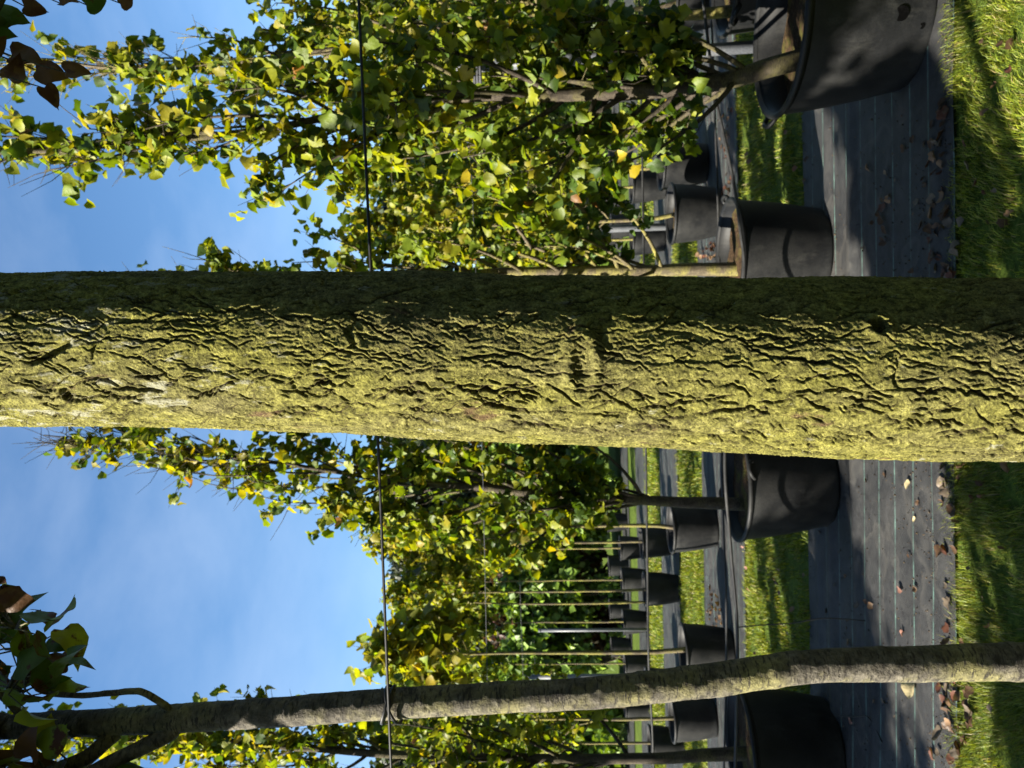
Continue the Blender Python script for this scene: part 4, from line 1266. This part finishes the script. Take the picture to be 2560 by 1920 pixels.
def dry_shape(seed):
    r = np.random.default_rng(seed)
    v, t = leaf_shape('ovate' if seed % 3 else 'lobed', seed)
    curl = r.uniform(1.2, 3.2)
    x = v[:, 0].copy(); y = v[:, 1].copy()
    z = 0.5 / curl * (1 - np.cos(x * curl)) * 1.6 + 0.10 * np.sin(y * 6 + seed) * (0.3 + np.abs(x)) + 0.16 * (y - .5) ** 2 * r.uniform(-1, 2)
    x = np.sin(x * curl) / curl
    z -= z.min()
    return np.column_stack([x, y - .5, z]), t


DRYM = {}


def dry_leaf(p, size, tint, yaw, tilt, label, group, r, name='fallen_leaf'):
    q = int(r.integers(0, 9))
    key = (q, tint)
    if key not in DRYM:
        v, t = dry_shape(900 + q)
        DRYM[key] = mesh_np('fallen_leaf', v, t, M['dry_leaf'], True, TINTS['dry_' + tint])
    o = bpy.data.objects.new(name, DRYM[key])
    o.location = tuple(float(c) for c in p)
    o.rotation_euler = (float(tilt[0]), float(tilt[1]), float(yaw))
    s = float(size) * 0.8; o.scale = (s, s, s)
    return tag(link(o), label, 'leaf', group)


r = np.random.default_rng(404)
keys = ['tan', 'umber', 'russet', 'grey', 'umber', 'grey']


def scatter(n, fn, size, label, group, cols=keys, z=0.016, tilt=.3):
    for _ in range(n):
        p = fn()
        dry_leaf((p[0], p[1], z + r.uniform(0, .006)), size * r.uniform(.65, 1.25), cols[int(r.integers(0, len(cols)))], r.uniform(0, 6.28), r.normal(0, tilt, 2), label, group, r)


edge = lambda a, b, s=12: (lambda: G(r.uniform(a, b), 2357 - 0.004 * 0 + r.normal(0, s) - 0.014 * 960 + 0.0, 0.02))
L1 = 'curled brown dry leaf in the litter line between black cloth and grass'
scatter(52, lambda: G(*(lambda u: (u, 2362 - 0.013 * (u - 500) + r.normal(0, 17)))(r.uniform(1180, 1680)), 0.02), .058, L1, 'litter line along the cloth edge')
scatter(34, lambda: G(*(lambda u: (u, 2372 - 0.013 * (u - 500) + r.normal(0, 20)))(r.uniform(0, 760)), 0.02), .058, L1, 'litter line along the cloth edge')
scatter(22, lambda: G(r.uniform(60, 330), 2390 + r.normal(0, 22), 0.03), .05, 'small dark dry leaf in the litter patch below the slim tree', 'litter patch below the slim tree', ['umber', 'grey', 'umber'])
scatter(34, lambda: G(r.uniform(0, 1900), r.uniform(2400, 2550), 0.0), .04, 'brown dry leaf lying in the near grass', 'dry leaves in the near grass', ['tan', 'umber', 'grey', 'russet'], .018, .9)
L2 = 'dry leaf lying loose on the black ground cloth'
for (sx, sy, sz, c) in [(2170, 420, .06, 'tan'), (2215, 430, .05, 'grey'), (2255, 370, .05, 'umber'), (2280, 350, .04, 'umber'), (2220, 500, .05, 'tan'), (2205, 520, .06, 'russet'), (2200, 548, .06, 'umber'),
                        (2212, 575, .06, 'umber'), (2210, 605, .07, 'umber'), (2196, 530, .05, 'umber'), (2225, 490, .04, 'grey'), (2015, 400, .05, 'umber'), (2010, 455, .05, 'tan'), (2030, 520, .05, 'umber'), (2160, 620, .04, 'grey'),
                        (2290, 505, .05, 'grey'), (2303, 560, .05, 'umber'), (2310, 460, .04, 'umber'), (2250, 1475, .05, 'pinkish'), (2285, 1470, .05, 'tan'), (2255, 1585, .04, 'pinkish'), (2140, 1510, .05, 'grey'),
                        (2178, 1515, .05, 'tan'), (2065, 1530, .05, 'umber'), (2120, 1605, .055, 'tan'), (2085, 1460, .035, 'grey'), (2045, 1490, .04, 'umber'), (2010, 1438, .05, 'tan'), (2125, 1800, .04, 'pinkish'), (2050, 1330, .04, 'umber'),
                        (2285, 1300, .035, 'cream'), (2165, 1505, .04, 'umber'), (1790, 325, .05, 'russet'), (1800, 350, .05, 'tan'), (1795, 300, .05, 'umber')]:
    p = G(1920 - sy, sx, 0.02)
    dry_leaf((p[0], p[1], .017), sz, c, r.uniform(0, 6.28), r.normal(0, .25, 2), L2, 'loose leaves on the front cloth', r)
scatter(26, lambda: G(r.uniform(0, 1600), r.uniform(2030, 2330), .02), .03, L2, 'loose leaves on the front cloth', ['tan', 'umber', 'grey', 'umber'])
p = G(1920 - 1215, 2270, .02)
dry_leaf((p[0], p[1], .02), .06, 'cream', 1.0, (.2, .1), 'small bright cream leaf on the sunlit cloth beside the mossy trunk', None, r)
p = G(1920 - 1725, 2262, .05)
dry_leaf((p[0], p[1], .02), .125, 'cream', 1.9, (.55, -.25), 'large bright cream dead leaf on the cloth beside the slim tree', None, r)
p = G(1920 - 1660, 2357, .02)
dry_leaf((p[0], p[1], .02), .085, 'pinkish', .4, (.3, -.2), 'pinkish dead leaf at the cloth edge touching the slim tree', None, r)
p = G(1920 - 1888, 2332, .02)
dry_leaf((p[0], p[1], .02), .065, 'pinkish', 2.4, (.2, .2), 'pink dead leaf at the cloth edge in the picture corner', None, r)
p = G(1920 - 1840, 2345, .02)
dry_leaf((p[0], p[1], .02), .09, 'grey', 1.1, (.4, .3), 'large grey curled dead leaf at the cloth edge near the pink one', None, r)
scatter(40, lambda: G(r.uniform(330, 470), 1786 + r.normal(0, 8), .02), .055, 'brown dry leaf in the heap on the second cloth', 'leaf heap on the second cloth', ['tan', 'umber', 'tan', 'russet'], .02, .6)
scatter(34, lambda: G(r.uniform(1270, 1310), 1778 + r.normal(0, 14), .02), .055, 'orange brown dry leaf in the heap beside the sunlit large pot', 'leaf heap beside the sunlit pot', ['tan', 'russet'], .02, .6)
scatter(30, lambda: G(r.uniform(1430, 1660), 1818 + r.normal(0, 8), .02), .055, 'brown dry leaf along the edge of the second cloth', 'leaves along the second cloth', ['tan', 'umber', 'russet'], .02, .4)
scatter(50, lambda: G(r.uniform(150, 1700), r.uniform(1860, 1995), .02), .05, 'tan dry leaf in the sunlit grass strip', 'leaves in the middle grass strip', ['tan', 'tan', 'pinkish'], .03, .4)


# ------------------------------------------------------------------ grass
def grass(name, label, x0, x1, d0, d1, n, hmin, hmax, w, seed, segs=2):
    r = np.random.default_rng(seed)
    x = r.uniform(x0, x1, n); d = r.uniform(d0, d1, n)
    y = d - 0.045 * x
    cl = fbm(x * 7, y * 7, 3, seed); cl2 = fbm(x * 1.6 + 5, y * 1.6, 3, seed + 2)
    keep = r.random(n) < np.clip((cl - 0.30) * 3.0, 0.06, 1)
    keep &= (d < d1 - 0.05) | (r.random(n) < 0.75 * np.clip((fbm(x * 3, x * 0 + seed, 3, 44) - .42) * 6, 0, 1))
    x, y, cl, cl2 = x[keep], y[keep], cl[keep], cl2[keep]; n = len(x)
    h = r.uniform(hmin, hmax, n) * (0.55 + 0.9 * cl)
    az = r.uniform(0, 2 * math.pi, n); lean = r.uniform(0.2, 1.1, n)
    comb = np.stack([np.cos(cl2 * 9), np.sin(cl2 * 9)], -1)
    dx = np.cos(az) * lean + comb[:, 0] * .5; dy = np.sin(az) * lean + comb[:, 1] * .5
    px, py = -np.sin(az), np.cos(az)
    ww = w * r.uniform(.6, 1.3, n)
    z0 = -0.012
    b0 = np.stack([x - px * ww, y - py * ww, np.full(n, z0)], -1); b1 = np.stack([x + px * ww, y + py * ww, np.full(n, z0)], -1)
    mx, my = x + dx * h * .35, y + dy * h * .35
    m0 = np.stack([mx - px * ww * .8, my - py * ww * .8, z0 + h * .65], -1); m1 = np.stack([mx + px * ww * .8, my + py * ww * .8, z0 + h * .65], -1)
    tip = np.stack([x + dx * h * .95, y + dy * h * .95, z0 + h * r.uniform(.75, 1.0, n)], -1)
    V = np.stack([b0, b1, m1, m0, tip], 1).reshape(-1, 3)
    k = np.arange(n) * 5
    q = np.stack([k, k + 1, k + 2, k + 3], -1); t = np.stack([k + 3, k + 2, k + 4], -1)
    pal = np.array([(0.130, 0.175, 0.016), (0.180, 0.215, 0.018), (0.075, 0.110, 0.016), (0.22, 0.22, 0.035), (0.20, 0.16, 0.075)])
    ci = r.choice(5, n, p=[.34, .27, .17, .12, .10])
    c = pal[ci] * r.uniform(.7, 1.3, (n, 1)) * (0.75 + 0.6 * cl2[:, None])
    o = obj_np(name, V, [q, t], M['grass'], None, True, np.repeat(c, 5, axis=0))
    o['kind'] = 'stuff'; o['label'] = label; o['category'] = 'grass'
    return o


grass('grass', 'short green grass in front of the black cloth', -2.0, 2.2, 2.1, 3.11, 82000, .018, .046, .0014, 1)
grass('grass', 'sunlit grass strip between the first and second cloth', -4.2, 4.6, 4.76, 6.42, 80000, .025, .055, .0026, 2)
grass('grass', 'sunlit grass strip between the second and third cloth', -5.6, 6.2, 8.15, 9.82, 60000, .03, .065, .0040, 3)
grass('grass', 'distant grass strip between the third and fourth cloth', -7, 7.5, 11.4, 13.3, 26000, .04, .08, .007, 4)

r = np.random.default_rng(888)
n = 2600
cx = r.uniform(-2.2, 2.4, n); cd = np.where(r.random(n) < .5, 3.05 + np.abs(r.normal(0, .22, n)), r.uniform(3.05, 4.75, n))
sz = r.uniform(.0018, .006, n)[:, None, None]
tet = np.array([[1, 0, -.3], [-.5, .87, -.3], [-.5, -.87, -.3], [0, 0, .8]])
V = tet[None] * sz * r.uniform(.6, 1.5, (n, 4, 3)) + np.stack([cx, cd - 0.045 * cx, np.full(n, .013)], -1)[:, None, :]
F = np.array([[0, 1, 3], [1, 2, 3], [2, 0, 3], [0, 2, 1]])[None] + (np.arange(n) * 4)[:, None, None]
tc = np.array([(0.05, 0.033, 0.022), (0.10, 0.075, 0.05), (0.025, 0.02, 0.016)])[r.integers(0, 3, n)]
o = obj_np('soil_crumbs', V.reshape(-1, 3), F.reshape(-1, 3), M['dry_leaf'], None, False, np.repeat(tc, 4, axis=0))
o['kind'] = 'stuff'; o['label'] = 'scattered soil and bark crumbs on the front ground cloth'; o['category'] = 'soil crumbs'
